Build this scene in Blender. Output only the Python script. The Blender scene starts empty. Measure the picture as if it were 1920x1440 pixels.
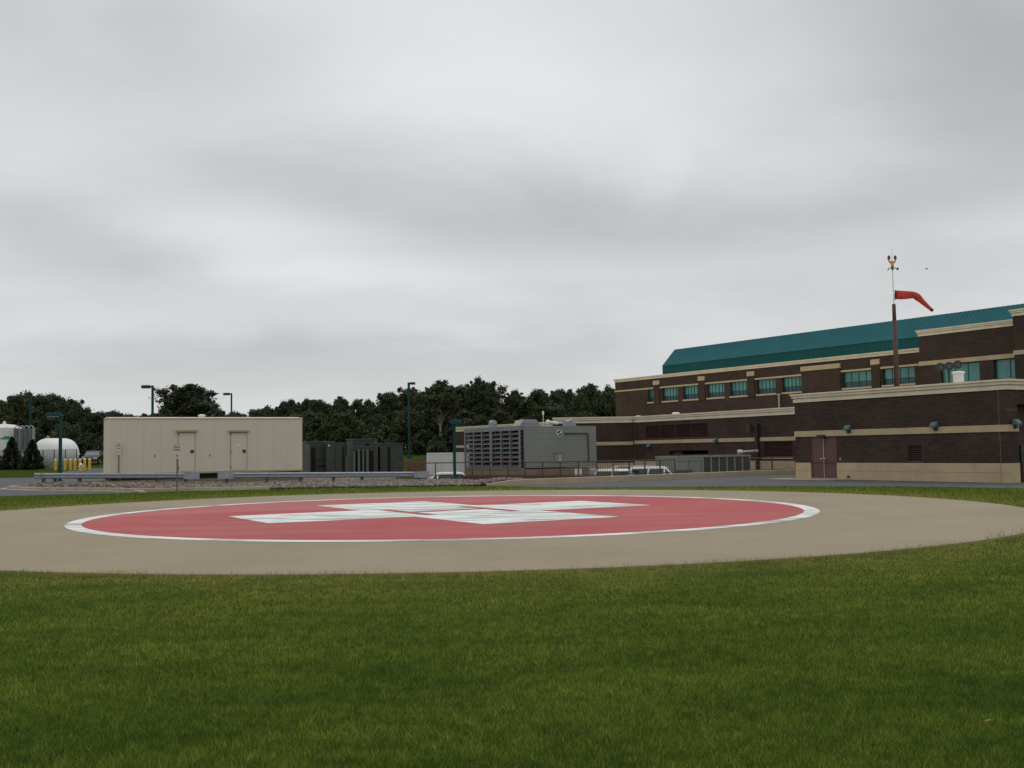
import bpy, bmesh, math, random
import numpy as np
from mathutils import Vector, Matrix
random.seed(7)
scene = bpy.context.scene
COL = scene.collection
R_ = math.radians

# ------------------------------------------------------------------ camera
cam = bpy.data.cameras.new("camera"); cam.sensor_width = 36.0; cam.lens = 37.5
cam.clip_start = 0.1; cam.clip_end = 3000
camo = bpy.data.objects.new("camera", cam); COL.objects.link(camo)
PITCH, ROLL = math.atan(125 / 2000.0), 0.0156
camo.matrix_world = Matrix.Translation((0, 0, 1.65)) @ Matrix.Rotation(math.pi / 2 + PITCH, 4, 'X') @ Matrix.Rotation(-ROLL, 4, 'Z')
scene.camera = camo

# ------------------------------------------------------------------ sky
SUN_EL, SUN_AZ = R_(58), R_(35)          # azimuth measured clockwise from +Y
world = bpy.data.worlds.new("World"); scene.world = world; world.use_nodes = True
wt = world.node_tree; wt.nodes.clear()
def N(t, ty, **kw):
    n = t.nodes.new(ty)
    for k, v in kw.items():
        setattr(n, k, v)
    return n
out = N(wt, 'ShaderNodeOutputWorld'); bg = N(wt, 'ShaderNodeBackground'); bg.inputs[1].default_value = 0.1
sky = N(wt, 'ShaderNodeTexSky', sky_type='NISHITA', sun_disc=False, sun_elevation=SUN_EL, sun_rotation=SUN_AZ)
tc = N(wt, 'ShaderNodeTexCoord'); sep = N(wt, 'ShaderNodeSeparateXYZ'); wt.links.new(tc.outputs['Generated'], sep.inputs[0])
def M_(t, op, a, b=None, c=None, clamp=False):
    n = N(t, 'ShaderNodeMath', operation=op); n.use_clamp = clamp
    for i, v in enumerate((a, b, c)):
        if v is None: continue
        if isinstance(v, (int, float)): n.inputs[i].default_value = v
        else: t.links.new(v, n.inputs[i])
    return n.outputs[0]
az = M_(wt, 'ARCTAN2', sep.outputs[0], sep.outputs[1])      # radians right of the view axis
el = M_(wt, 'ARCSINE', sep.outputs[2])
zc = M_(wt, 'ADD', M_(wt, 'MAXIMUM', sep.outputs[2], 0.0), 0.27)
cx = M_(wt, 'DIVIDE', sep.outputs[0], zc); cy = M_(wt, 'DIVIDE', sep.outputs[1], zc)
cmb = N(wt, 'ShaderNodeCombineXYZ'); wt.links.new(cx, cmb.inputs[0]); wt.links.new(cy, cmb.inputs[1])
def sky_noise(scale, detail, loc, rough=0.55, dist=0.4, sx=1.0):
    mp = N(wt, 'ShaderNodeMapping'); mp.inputs['Location'].default_value = loc; mp.inputs['Scale'].default_value = (sx, 1, 1)
    wt.links.new(cmb.outputs[0], mp.inputs[0])
    n = N(wt, 'ShaderNodeTexNoise'); n.inputs['Scale'].default_value = scale; n.inputs['Detail'].default_value = detail
    n.inputs['Roughness'].default_value = rough; n.inputs['Distortion'].default_value = dist
    wt.links.new(mp.outputs[0], n.inputs[0]); return n.outputs[0]
n1 = sky_noise(0.8, 4, (2.3, 5.1, 0), 0.5, 0.5, 0.8)
n2 = sky_noise(2.1, 6, (7.3, 1.2, 0), 0.55, 0.35, 0.8)
n3 = sky_noise(5.5, 5, (1.3, 9.2, 0), 0.55, 0.2, 0.8)
cl = M_(wt, 'ADD', M_(wt, 'ADD', M_(wt, 'MULTIPLY', M_(wt, 'SUBTRACT', n1, 0.5), 0.22), M_(wt, 'MULTIPLY', M_(wt, 'SUBTRACT', n2, 0.5), 0.24)),
        M_(wt, 'MULTIPLY', M_(wt, 'SUBTRACT', n3, 0.5), 0.07))
def px_dir(x, y): return math.atan((x - 960) / 2000.0), math.atan((845 - 0.0156 * (x - 960) - y) / 2000.0)
# the cloud deck of that day: bellies and bright gaps, as (place, spread, tilt, strength)
BLOBS = [((1080, 415), (480, 80), 0.10, -0.165), ((640, 385), (240, 50), 0.20, -0.05), ((1800, 330), (320, 150), -0.15, -0.20), ((1850, 60), (330, 120), 0.3, -0.16),
         ((160, 500), (210, 60), 0.2, -0.13), ((250, 110), (360, 140), 0.0, -0.10), ((950, 170), (430, 150), 0.25, 0.13), ((500, 440), (240, 45), 0.0, 0.08),
         ((760, 520), (600, 55), 0.05, 0.09), ((1750, 455), (300, 40), -0.05, 0.09), ((400, 690), (900, 45), 0.0, -0.06), ((1050, 570), (420, 30), 0.03, -0.04),
         ((120, 300), (240, 70), 0.0, 0.05), ((650, 660), (420, 30), 0.0, -0.04)]
for (bx, by), (rx, ry), tilt, amp in BLOBS:
    a0, e0 = px_dir(bx, by)
    dx = M_(wt, 'SUBTRACT', az, a0); dy = M_(wt, 'SUBTRACT', el, e0)
    wob = M_(wt, 'MULTIPLY', M_(wt, 'SUBTRACT', n2, 0.5), 0.055)
    dy = M_(wt, 'ADD', dy, wob)
    ct, st = math.cos(tilt), math.sin(tilt)
    px = M_(wt, 'DIVIDE', M_(wt, 'SUBTRACT', M_(wt, 'MULTIPLY', dx, ct), M_(wt, 'MULTIPLY', dy, st)), rx / 2000.0)
    py = M_(wt, 'DIVIDE', M_(wt, 'ADD', M_(wt, 'MULTIPLY', dx, st), M_(wt, 'MULTIPLY', dy, ct)), ry / 2000.0)
    g = M_(wt, 'EXPONENT', M_(wt, 'MULTIPLY', M_(wt, 'ADD', M_(wt, 'MULTIPLY', px, px), M_(wt, 'MULTIPLY', py, py)), -0.7))
    cl = M_(wt, 'ADD', cl, M_(wt, 'MULTIPLY', g, amp))
# brightness of an overcast dome: brighter towards the zenith
up = M_(wt, 'MULTIPLY', M_(wt, 'SMOOTH_MAX', M_(wt, 'SUBTRACT', sep.outputs[2], 0.36), 0.0, 0.1), 0.36)
val = M_(wt, 'ADD', M_(wt, 'ADD', cl, 0.690), up)
val = M_(wt, 'MAXIMUM', val, 0.2)
rgb = N(wt, 'ShaderNodeCombineXYZ')
wt.links.new(M_(wt, 'MULTIPLY', val, 9.95), rgb.inputs[0]); wt.links.new(M_(wt, 'MULTIPLY', val, 10.10), rgb.inputs[1]); wt.links.new(M_(wt, 'MULTIPLY', val, 10.22), rgb.inputs[2])
mx = N(wt, 'ShaderNodeMix', data_type='RGBA'); mx.inputs[0].default_value = 0.96
wt.links.new(sky.outputs[0], mx.inputs[6]); wt.links.new(rgb.outputs[0], mx.inputs[7])
wt.links.new(mx.outputs[2], bg.inputs[0]); wt.links.new(bg.outputs[0], out.inputs[0])

sun = bpy.data.lights.new("sun", 'SUN'); sun.energy = 0.5; sun.angle = R_(40); sun.color = (1.0, 0.97, 0.92)
suno = bpy.data.objects.new("sun", sun); COL.objects.link(suno)
sd = Vector((math.sin(SUN_AZ) * math.cos(SUN_EL), math.cos(SUN_AZ) * math.cos(SUN_EL), math.sin(SUN_EL)))
suno.rotation_euler = sd.to_track_quat('Z', 'Y').to_euler(); suno.location = (0, 0, 60)

vs = scene.view_settings
vs.view_transform = 'Standard'; vs.look = 'None'; vs.exposure = 0.0; vs.gamma = 1.0; vs.use_curve_mapping = False

# ------------------------------------------------------------------ materials
MATS = {}
def mat(name, col, rough=0.7, var=0.0, vscale=3.0, metal=0.0, spec=0.4, col2=None, bump=0.0, bscale=40.0, stretch=(1, 1, 1), trans=0.0):
    m = bpy.data.materials.new(name); m.use_nodes = True; t = m.node_tree
    b = t.nodes['Principled BSDF']
    b.inputs['Roughness'].default_value = rough; b.inputs['Metallic'].default_value = metal
    b.inputs['Specular IOR Level'].default_value = spec
    c = (*col, 1)
    b.inputs['Base Color'].default_value = c
    if var or col2 or bump:
        tcn = N(t, 'ShaderNodeTexCoord'); mp = N(t, 'ShaderNodeMapping'); mp.inputs['Scale'].default_value = stretch
        t.links.new(tcn.outputs['Object'], mp.inputs[0])
    if var or col2:
        nz = N(t, 'ShaderNodeTexNoise'); nz.inputs['Scale'].default_value = vscale; nz.inputs['Detail'].default_value = 6; nz.inputs['Roughness'].default_value = 0.6
        t.links.new(mp.outputs[0], nz.inputs[0])
        rp = N(t, 'ShaderNodeValToRGB'); rp.color_ramp.elements[0].position = 0.3; rp.color_ramp.elements[1].position = 0.7
        if col2:
            rp.color_ramp.elements[0].color = c; rp.color_ramp.elements[1].color = (*col2, 1)
        else:
            rp.color_ramp.elements[0].color = tuple(x * (1 - var) for x in col) + (1,)
            rp.color_ramp.elements[1].color = tuple(min(1, x * (1 + var)) for x in col) + (1,)
        t.links.new(nz.outputs[0], rp.inputs[0]); t.links.new(rp.outputs[0], b.inputs['Base Color'])
    if bump:
        nb = N(t, 'ShaderNodeTexNoise'); nb.inputs['Scale'].default_value = bscale; nb.inputs['Detail'].default_value = 5
        t.links.new(mp.outputs[0], nb.inputs[0])
        bp = N(t, 'ShaderNodeBump'); bp.inputs['Strength'].default_value = bump; bp.inputs['Distance'].default_value = 0.02
        t.links.new(nb.outputs[0], bp.inputs['Height']); t.links.new(bp.outputs[0], b.inputs['Normal'])
    MATS[name] = m
    return m

def attr_mat(name, cols, rough=0.6, patch=None, transl=0.0, spec=0.3, pscale=0.35):
    """colour from a per-face 'tint' value, plus a slow drift of colour over the ground or crown"""
    m = bpy.data.materials.new(name); m.use_nodes = True; t = m.node_tree
    b = t.nodes['Principled BSDF']; b.inputs['Roughness'].default_value = rough; b.inputs['Specular IOR Level'].default_value = spec
    at = N(t, 'ShaderNodeAttribute', attribute_name='tint')
    rp = N(t, 'ShaderNodeValToRGB'); els = rp.color_ramp.elements
    els[0].position = 0; els[0].color = (*cols[0], 1); els[1].position = 1; els[1].color = (*cols[-1], 1)
    for i, c in enumerate(cols[1:-1]):
        e = els.new((i + 1) / (len(cols) - 1)); e.color = (*c, 1)
    t.links.new(at.outputs['Fac'], rp.inputs[0]); colo = rp.outputs[0]
    if patch:
        tcn = N(t, 'ShaderNodeTexCoord'); mp = N(t, 'ShaderNodeMapping'); mp.inputs['Scale'].default_value = patch.get('stretch', (1, 1, 0.2))
        t.links.new(tcn.outputs['Object'], mp.inputs[0])
        nz = N(t, 'ShaderNodeTexNoise'); nz.inputs['Scale'].default_value = pscale; nz.inputs['Detail'].default_value = 5; nz.inputs['Roughness'].default_value = 0.6
        nz.inputs['Distortion'].default_value = 0.6
        t.links.new(mp.outputs[0], nz.inputs[0])
        r2 = N(t, 'ShaderNodeValToRGB'); r2.color_ramp.elements[0].position = 0.3; r2.color_ramp.elements[1].position = 0.72
        r2.color_ramp.elements[0].color = (*patch['dark'], 1); r2.color_ramp.elements[1].color = (*patch['light'], 1)
        t.links.new(nz.outputs[0], r2.inputs[0])
        ml = N(t, 'ShaderNodeMix', data_type='RGBA', blend_type='MULTIPLY'); ml.inputs[0].default_value = 1
        t.links.new(colo, ml.inputs[6]); t.links.new(r2.outputs[0], ml.inputs[7]); colo = ml.outputs[2]
    if patch and patch.get('fine'):      # tufts a hand wide
        nf = N(t, 'ShaderNodeTexNoise'); nf.inputs['Scale'].default_value = 7.0; nf.inputs['Detail'].default_value = 4; nf.inputs['Roughness'].default_value = 0.7
        t.links.new(tcn.outputs['Object'], nf.inputs[0])
        r3 = N(t, 'ShaderNodeValToRGB'); r3.color_ramp.elements[0].position = 0.33; r3.color_ramp.elements[1].position = 0.68
        r3.color_ramp.elements[0].color = (.55, .62, .6, 1); r3.color_ramp.elements[1].color = (1.38, 1.28, 1.15, 1)
        t.links.new(nf.outputs[0], r3.inputs[0])
        m3 = N(t, 'ShaderNodeMix', data_type='RGBA', blend_type='MULTIPLY'); m3.inputs[0].default_value = 1
        t.links.new(colo, m3.inputs[6]); t.links.new(r3.outputs[0], m3.inputs[7]); colo = m3.outputs[2]
    t.links.new(colo, b.inputs['Base Color'])
    if transl:
        tr = N(t, 'ShaderNodeBsdfTranslucent'); t.links.new(colo, tr.inputs[0])
        ms = N(t, 'ShaderNodeMixShader'); ms.inputs[0].default_value = transl
        t.links.new(b.outputs[0], ms.inputs[1]); t.links.new(tr.outputs[0], ms.inputs[2])
        t.links.new(ms.outputs[0], t.nodes['Material Output'].inputs[0])
    MATS[name] = m
    return m

def brick_mat(name):
    m = bpy.data.materials.new(name); m.use_nodes = True; t = m.node_tree; b = t.nodes['Principled BSDF']
    b.inputs['Roughness'].default_value = 0.85; b.inputs['Specular IOR Level'].default_value = 0.25
    tcn = N(t, 'ShaderNodeTexCoord'); s = N(t, 'ShaderNodeSeparateXYZ'); t.links.new(tcn.outputs['Object'], s.inputs[0])
    cm = N(t, 'ShaderNodeCombineXYZ'); t.links.new(M_(t, 'ADD', s.outputs[0], s.outputs[1]), cm.inputs[0]); t.links.new(s.outputs[2], cm.inputs[1])
    br = N(t, 'ShaderNodeTexBrick'); br.inputs['Scale'].default_value = 1.0
    br.inputs['Brick Width'].default_value = 0.30; br.inputs['Row Height'].default_value = 0.10; br.inputs['Mortar Size'].default_value = 0.008
    br.inputs['Mortar Smooth'].default_value = 0.2; br.inputs['Bias'].default_value = 0.0
    br.inputs['Color1'].default_value = (0.034, 0.024, 0.0185, 1); br.inputs['Color2'].default_value = (0.060, 0.036, 0.025, 1)
    br.inputs['Mortar'].default_value = (0.074, 0.058, 0.044, 1)
    t.links.new(cm.outputs[0], br.inputs[0])
    nz = N(t, 'ShaderNodeTexNoise'); nz.inputs['Scale'].default_value = 0.6; nz.inputs['Detail'].default_value = 6
    t.links.new(tcn.outputs['Object'], nz.inputs[0])
    rp = N(t, 'ShaderNodeValToRGB'); rp.color_ramp.elements[0].position = .3; rp.color_ramp.elements[1].position = .7
    rp.color_ramp.elements[0].color = (.78, .80, .84, 1); rp.color_ramp.elements[1].color = (1.2, 1.12, 1.08, 1)
    t.links.new(nz.outputs[0], rp.inputs[0])
    ml = N(t, 'ShaderNodeMix', data_type='RGBA', blend_type='MULTIPLY'); ml.inputs[0].default_value = 1
    t.links.new(br.outputs[0], ml.inputs[6]); t.links.new(rp.outputs[0], ml.inputs[7]); t.links.new(ml.outputs[2], b.inputs['Base Color'])
    bp = N(t, 'ShaderNodeBump'); bp.inputs['Strength'].default_value = 0.5; bp.inputs['Distance'].default_value = 0.01; bp.invert = True
    t.links.new(br.outputs['Fac'], bp.inputs['Height']); t.links.new(bp.outputs[0], b.inputs['Normal'])
    MATS[name] = m

brick_mat('brick')
mat('stone', (0.45, 0.36, 0.22), 0.85, 0.14, 0.9, bump=0.25, bscale=20)
mat('stone_cap', (0.68, 0.60, 0.445), 0.8, 0.12, 1.2)
mat('panel_seam', (0.53, 0.48, 0.365), 0.7)
mat('joint', (0.20, 0.15, 0.09), 0.9)
mat('teal_roof', (0.017, 0.108, 0.122), 0.7, 0.10, 0.5, spec=0.12)
mat('teal_fascia', (0.013, 0.082, 0.078), 0.7, 0.08, 0.5, spec=0.12)
mat('teal_metal', (0.009, 0.052, 0.050), 0.65, 0.12, 4, spec=0.2)
mat('teal_lamp', (0.075, 0.155, 0.165), 0.45, 0.1, 4)
mat('window_frame', (0.025, 0.06, 0.06), 0.45)
mat('glass', (0.045, 0.165, 0.15), 0.06, col2=(0.09, 0.29, 0.26), vscale=0.45, spec=0.5)
mat('glass_dark', (0.022, 0.075, 0.085), 0.06, 0.25, 0.9, spec=0.35)
mat('door_brown', (0.115, 0.060, 0.050), 0.55, 0.12, 2, stretch=(1, 1, .3))
mat('louver_brown', (0.072, 0.033, 0.029), 0.6, 0.15, 2)
mat('dark_void', (0.008, 0.008, 0.008), 0.9)
mat('dark_metal', (0.03, 0.03, 0.03), 0.55, 0.2, 4)
mat('bright_metal', (0.45, 0.45, 0.44), 0.4, 0.1, 5, metal=0.6)
mat('galvanised', (0.29, 0.315, 0.345), 0.5, 0.16, 3.5, metal=0.25, bump=0.08, bscale=14)
mat('cream_panel', (0.60, 0.55, 0.43), 0.7, 0.025, 0.7, stretch=(3, 3, .35))
mat('cream_trim', (0.34, 0.285, 0.19), 0.7, 0.1, 2)
mat('white_paint', (0.74, 0.75, 0.74), 0.5, 0.06, 1.2)
mat('white_dirty', (0.66, 0.66, 0.62), 0.6, 0.10, 1.2, stretch=(1, 1, .3))
mat('tank_white', (0.72, 0.73, 0.72), 0.45, 0.05, 0.8)
mat('grey_panel', (0.235, 0.245, 0.22), 0.6, 0.09, 0.8, stretch=(1, 1, .4))
mat('tower_frame', (0.19, 0.195, 0.20), 0.55, 0.12, 2)
mat('groove', (0.13, 0.135, 0.118), 0.7)
mat('louver_grey', (0.135, 0.138, 0.122), 0.65, 0.15, 2)
mat('grey_metal', (0.30, 0.31, 0.32), 0.5, 0.12, 2, metal=0.2)
mat('chiller_panel', (0.22, 0.23, 0.19), 0.6, 0.09, 1.2)
mat('coil_dark', (0.065, 0.062, 0.054), 0.7, 0.2, 3)
mat('green_box', (0.040, 0.050, 0.038), 0.55, 0.12, 1.4)
mat('green_box_light', (0.085, 0.105, 0.082), 0.5, 0.12, 1.4)
mat('basin_wall', (0.22, 0.155, 0.105), 0.85, 0.15, 1.5, bump=0.2, bscale=12)
mat('rail_brown', (0.085, 0.04, 0.036), 0.55, 0.15, 4)
mat('mast_brown', (0.075, 0.038, 0.032), 0.5, 0.15, 2)
mat('wood', (0.14, 0.075, 0.045), 0.8, 0.3, 3)
mat('post_wood', (0.14, 0.135, 0.10), 0.8, 0.25, 6)
mat('sock_red', (0.43, 0.045, 0.032), 0.8, 0.16, 2.2)
mat('amber', (0.62, 0.30, 0.05), 0.35)
mat('lens_red', (0.10, 0.03, 0.03), 0.25)
mat('yellow_paint', (0.62, 0.42, 0.035), 0.5, 0.1, 3)
mat('logo_blue', (0.02, 0.075, 0.24), 0.4)
mat('logo_green', (0.02, 0.28, 0.14), 0.5)
mat('sign_white', (0.60, 0.55, 0.52), 0.5)
mat('sign_red', (0.42, 0.10, 0.12), 0.5)
mat('warn_yellow', (0.55, 0.52, 0.20), 0.5)
mat('car_white', (0.76, 0.77, 0.77), 0.22, spec=0.6)
mat('car_dark_red', (0.045, 0.008, 0.013), 0.25, spec=0.6)
mat('car_glass', (0.02, 0.024, 0.026), 0.05, spec=0.6)
mat('windscreen', (0.14, 0.19, 0.20), 0.05, spec=0.7)
mat('rubber', (0.02, 0.02, 0.02), 0.8)
mat('stripe_red', (0.55, 0.10, 0.09), 0.5)
mat('bark', (0.09, 0.07, 0.05), 0.9, 0.25, 4)
mat('bark_pale', (0.25, 0.22, 0.18), 0.9, 0.2, 4)
mat('kerb', (0.36, 0.30, 0.22), 0.85, 0.12, 1.5, bump=0.2)
mat('retaining', (0.40, 0.335, 0.235), 0.85, 0.10, 1.2, bump=0.2)
mat('soil', (0.045, 0.058, 0.016), 0.95, 0.3, 1.5)
mat('turf_far', (0.045, 0.066, 0.014), 0.95, 0.25, 0.35, spec=0.0)
mat('leaf_brown', (0.17, 0.10, 0.05), 0.8)
mat('leaf_red', (0.22, 0.03, 0.02), 0.8)
mat('bird', (0.03, 0.03, 0.03), 0.8)
mat('asphalt', (0.082, 0.084, 0.088), 0.9, 0.16, 0.5, bump=0.3, bscale=60)
mat('lot', (0.09, 0.09, 0.09), 0.9, 0.16, 0.5)
mat('gravel_base', (0.17, 0.13, 0.11), 0.95, 0.3, 4)

def pad_mat(name, base, wear, wear_amt, wscale, streak=(1, 1, 1), fine=0.06, rough=0.8, wpos=(0.5, 0.75), panel=None):
    """painted or bare concrete: slow stains, fine grain, paint worn through to 'wear' in patches of its own"""
    m = bpy.data.materials.new(name); m.use_nodes = True; t = m.node_tree; b = t.nodes['Principled BSDF']
    b.inputs['Roughness'].default_value = rough; b.inputs['Specular IOR Level'].default_value = 0.3
    tcn = N(t, 'ShaderNodeTexCoord')
    mp = N(t, 'ShaderNodeMapping'); mp.inputs['Rotation'].default_value = (0, 0, R_(60)); mp.inputs['Scale'].default_value = streak
    t.links.new(tcn.outputs['Object'], mp.inputs[0])
    n1 = N(t, 'ShaderNodeTexNoise'); n1.inputs['Scale'].default_value = wscale; n1.inputs['Detail'].default_value = 8; n1.inputs['Roughness'].default_value = 0.65; n1.inputs['Distortion'].default_value = 0.5
    t.links.new(mp.outputs[0], n1.inputs[0])
    r1 = N(t, 'ShaderNodeValToRGB'); r1.color_ramp.elements[0].position, r1.color_ramp.elements[1].position = wpos
    r1.color_ramp.elements[0].color = (0, 0, 0, 1); r1.color_ramp.elements[1].color = (wear_amt, wear_amt, wear_amt, 1)
    t.links.new(n1.outputs[0], r1.inputs[0])
    mixc = N(t, 'ShaderNodeMix', data_type='RGBA'); mixc.inputs[6].default_value = (*base, 1); mixc.inputs[7].default_value = (*wear, 1)
    t.links.new(r1.outputs[0], mixc.inputs[0])
    colo = mixc.outputs[2]
    n2 = N(t, 'ShaderNodeTexNoise'); n2.inputs['Scale'].default_value = 9; n2.inputs['Detail'].default_value = 8; n2.inputs['Roughness'].default_value = 0.7
    t.links.new(tcn.outputs['Object'], n2.inputs[0])
    r2 = N(t, 'ShaderNodeMapRange'); r2.inputs[1].default_value = 0.3; r2.inputs[2].default_value = 0.7; r2.inputs[3].default_value = 1 - fine; r2.inputs[4].default_value = 1 + fine
    t.links.new(n2.outputs[0], r2.inputs[0])
    n3 = N(t, 'ShaderNodeTexNoise'); n3.inputs['Scale'].default_value = 0.25; n3.inputs['Detail'].default_value = 4
    t.links.new(tcn.outputs['Object'], n3.inputs[0])
    r3 = N(t, 'ShaderNodeMapRange'); r3.inputs[1].default_value = 0.3; r3.inputs[2].default_value = 0.7; r3.inputs[3].default_value = 0.93; r3.inputs[4].default_value = 1.06
    t.links.new(n3.outputs[0], r3.inputs[0])
    f = M_(t, 'MULTIPLY', r2.outputs[0], r3.outputs[0])
    if panel:      # one pour of the slab holds its paint less well: panels set out on the slab's joints
        sp = N(t, 'ShaderNodeSeparateXYZ'); t.links.new(tcn.outputs['Object'], sp.inputs[0])
        side = M_(t, 'ADD', M_(t, 'MULTIPLY', sp.outputs[0], panel[0]), M_(t, 'MULTIPLY', sp.outputs[1], panel[1]))
        side = M_(t, 'GREATER_THAN', side, panel[2])
        pm = N(t, 'ShaderNodeMix', data_type='RGBA'); pm.inputs[7].default_value = (*panel[3], 1)
        t.links.new(M_(t, 'MULTIPLY', side, 0.5), pm.inputs[0]); t.links.new(colo, pm.inputs[6]); colo = pm.outputs[2]
    sc = N(t, 'ShaderNodeMix', data_type='RGBA', blend_type='MULTIPLY'); sc.inputs[0].default_value = 1
    cb = N(t, 'ShaderNodeCombineXYZ')
    for i in range(3): t.links.new(f, cb.inputs[i])
    t.links.new(colo, sc.inputs[6]); t.links.new(cb.outputs[0], sc.inputs[7]); t.links.new(sc.outputs[2], b.inputs['Base Color'])
    MATS[name] = m
pad_mat('pad_concrete', (0.282, 0.234, 0.152), (0.225, 0.184, 0.124), 0.75, 0.35, (1, 1, 1), 0.07)
pad_mat('pad_red', (0.41, 0.070, 0.075), (0.33, 0.17, 0.12), 0.85, 0.6, (0.35, 1.6, 1), 0.07, wpos=(0.47, 0.75), panel=(-0.49, 0.87, 4.0, (0.41, 0.15, 0.14)))
pad_mat('pad_white', (0.76, 0.79, 0.76), (0.30, 0.32, 0.28), 1.0, 1.0, (0.45, 1.8, 1), 0.07, wpos=(0.46, 0.63))

# ------------------------------------------------------------------ builders
class MB:
    def __init__(self): self.v = []; self.f = []
    def poly(self, pts, faces):
        o = len(self.v); self.v += [tuple(p) for p in pts]; self.f += [tuple(o + i for i in f) for f in faces]; return self
    def quad(self, *p): return self.poly(p, [tuple(range(len(p)))])
    def box(self, x0, x1, y0, y1, z0, z1, ch=0.0):
        p = [(x0, y0, z0), (x1, y0, z0), (x1, y1, z0), (x0, y1, z0), (x0, y0, z1), (x1, y0, z1), (x1, y1, z1), (x0, y1, z1)]
        return self.poly(p, [(3, 2, 1, 0), (4, 5, 6, 7), (0, 1, 5, 4), (1, 2, 6, 5), (2, 3, 7, 6), (3, 0, 4, 7)])
    def tube(self, p0, p1, r0, r1=None, n=10, caps=True):
        r1 = r0 if r1 is None else r1
        p0, p1 = Vector(p0), Vector(p1); d = (p1 - p0).normalized()
        a = d.orthogonal().normalized(); b = d.cross(a)
        pts = []
        for p, r in ((p0, r0), (p1, r1)):
            for k in range(n):
                t = 2 * math.pi * k / n; pts.append(p + a * r * math.cos(t) + b * r * math.sin(t))
        fs = [(k, (k + 1) % n, n + (k + 1) % n, n + k) for k in range(n)]
        if caps: fs += [tuple(range(n - 1, -1, -1)), tuple(range(n, 2 * n))]
        return self.poly(pts, fs)
    def pipe(self, path, r, n=8):
        for a, b in zip(path[:-1], path[1:]): self.tube(a, b, r, r, n)
        return self
    def lathe(self, prof, c=(0, 0, 0), n=20, axis='Z'):
        pts = []; m = len(prof)
        for (r, z) in prof:
            for k in range(n):
                t = 2 * math.pi * k / n
                q = (r * math.cos(t), r * math.sin(t), z)
                if axis == 'X': q = (q[2], q[0], q[1])
                if axis == 'Y': q = (q[0], q[2], q[1])
                pts.append((q[0] + c[0], q[1] + c[1], q[2] + c[2]))
        fs = [(i * n + k, i * n + (k + 1) % n, (i + 1) * n + (k + 1) % n, (i + 1) * n + k) for i in range(m - 1) for k in range(n)]
        fs += [tuple(range(n - 1, -1, -1)), tuple((m - 1) * n + k for k in range(n))]
        return self.poly(pts, fs)
    def prism(self, prof, y0, y1):                     # prof in (x, z), extruded along y
        n = len(prof)
        pts = [(x, y0, z) for x, z in prof] + [(x, y1, z) for x, z in prof]
        return self.poly(pts, [tuple(range(n)), tuple(range(2 * n - 1, n - 1, -1))] + [(k, n + k, n + (k + 1) % n, (k + 1) % n) for k in range(n)])
    def xform(self, M): self.v = [tuple(M @ Vector(p)) for p in self.v]; return self
    def build(self, name, m, parent=None, loc=(0, 0, 0), rz=0.0, smooth=False, bevel=0.0):
        me = bpy.data.meshes.new(name); me.from_pydata(self.v, [], self.f); me.materials.append(MATS[m])
        bm = bmesh.new(); bm.from_mesh(me); bmesh.ops.recalc_face_normals(bm, faces=bm.faces); bm.to_mesh(me); bm.free()
        if smooth: me.polygons.foreach_set('use_smooth', [True] * len(me.polygons))
        o = bpy.data.objects.new(name, me); COL.objects.link(o)
        o.location = loc; o.rotation_euler = (0, 0, rz)
        if parent: o.parent = parent
        if bevel:
            md = o.modifiers.new('bevel', 'BEVEL'); md.width = bevel; md.segments = 2; md.limit_method = 'ANGLE'
        return o

def tag(o, label, cat, group=None, kind=None):
    o['label'] = label
    if cat: o['category'] = cat
    if group: o['group'] = group
    if kind: o['kind'] = kind
    return o
def empty(name, loc=(0, 0, 0), rz=0.0, label=None, cat=None, group=None, kind=None):
    o = bpy.data.objects.new(name, None); COL.objects.link(o); o.location = loc; o.rotation_euler = (0, 0, rz)
    o.empty_display_size = 0.2
    if label: tag(o, label, cat, group, kind)
    return o
KIDS = {}
def copy_tree(o, parent=None):
    c = o.copy(); COL.objects.link(c)
    if parent: c.parent = parent
    for ch in list(o.children): copy_tree(ch, c)
    return c
def np_mesh(name, verts, faces_n, m, tint=None, parent=None, smooth=False, tri=3):
    """verts (V,3); consecutive polygons of 'tri' corners each"""
    me = bpy.data.meshes.new(name); V = len(verts); Fn = V // tri if faces_n is None else len(faces_n)
    idx = np.arange(V, dtype=np.int32) if faces_n is None else np.asarray(faces_n, dtype=np.int32).ravel()
    me.vertices.add(V); me.vertices.foreach_set('co', np.asarray(verts, dtype=np.float32).ravel())
    me.loops.add(len(idx)); me.loops.foreach_set('vertex_index', idx)
    me.polygons.add(Fn); me.polygons.foreach_set('loop_start', np.arange(0, Fn * tri, tri, dtype=np.int32))
    if smooth: me.polygons.foreach_set('use_smooth', np.ones(Fn, dtype=bool))
    me.update(calc_edges=True)
    if tint is not None:
        a = me.attributes.new('tint', 'FLOAT', 'FACE'); a.data.foreach_set('value', np.asarray(tint, dtype=np.float32))
    me.materials.append(MATS[m])
    o = bpy.data.objects.new(name, me); COL.objects.link(o)
    if parent: o.parent = parent
    return o

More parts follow.
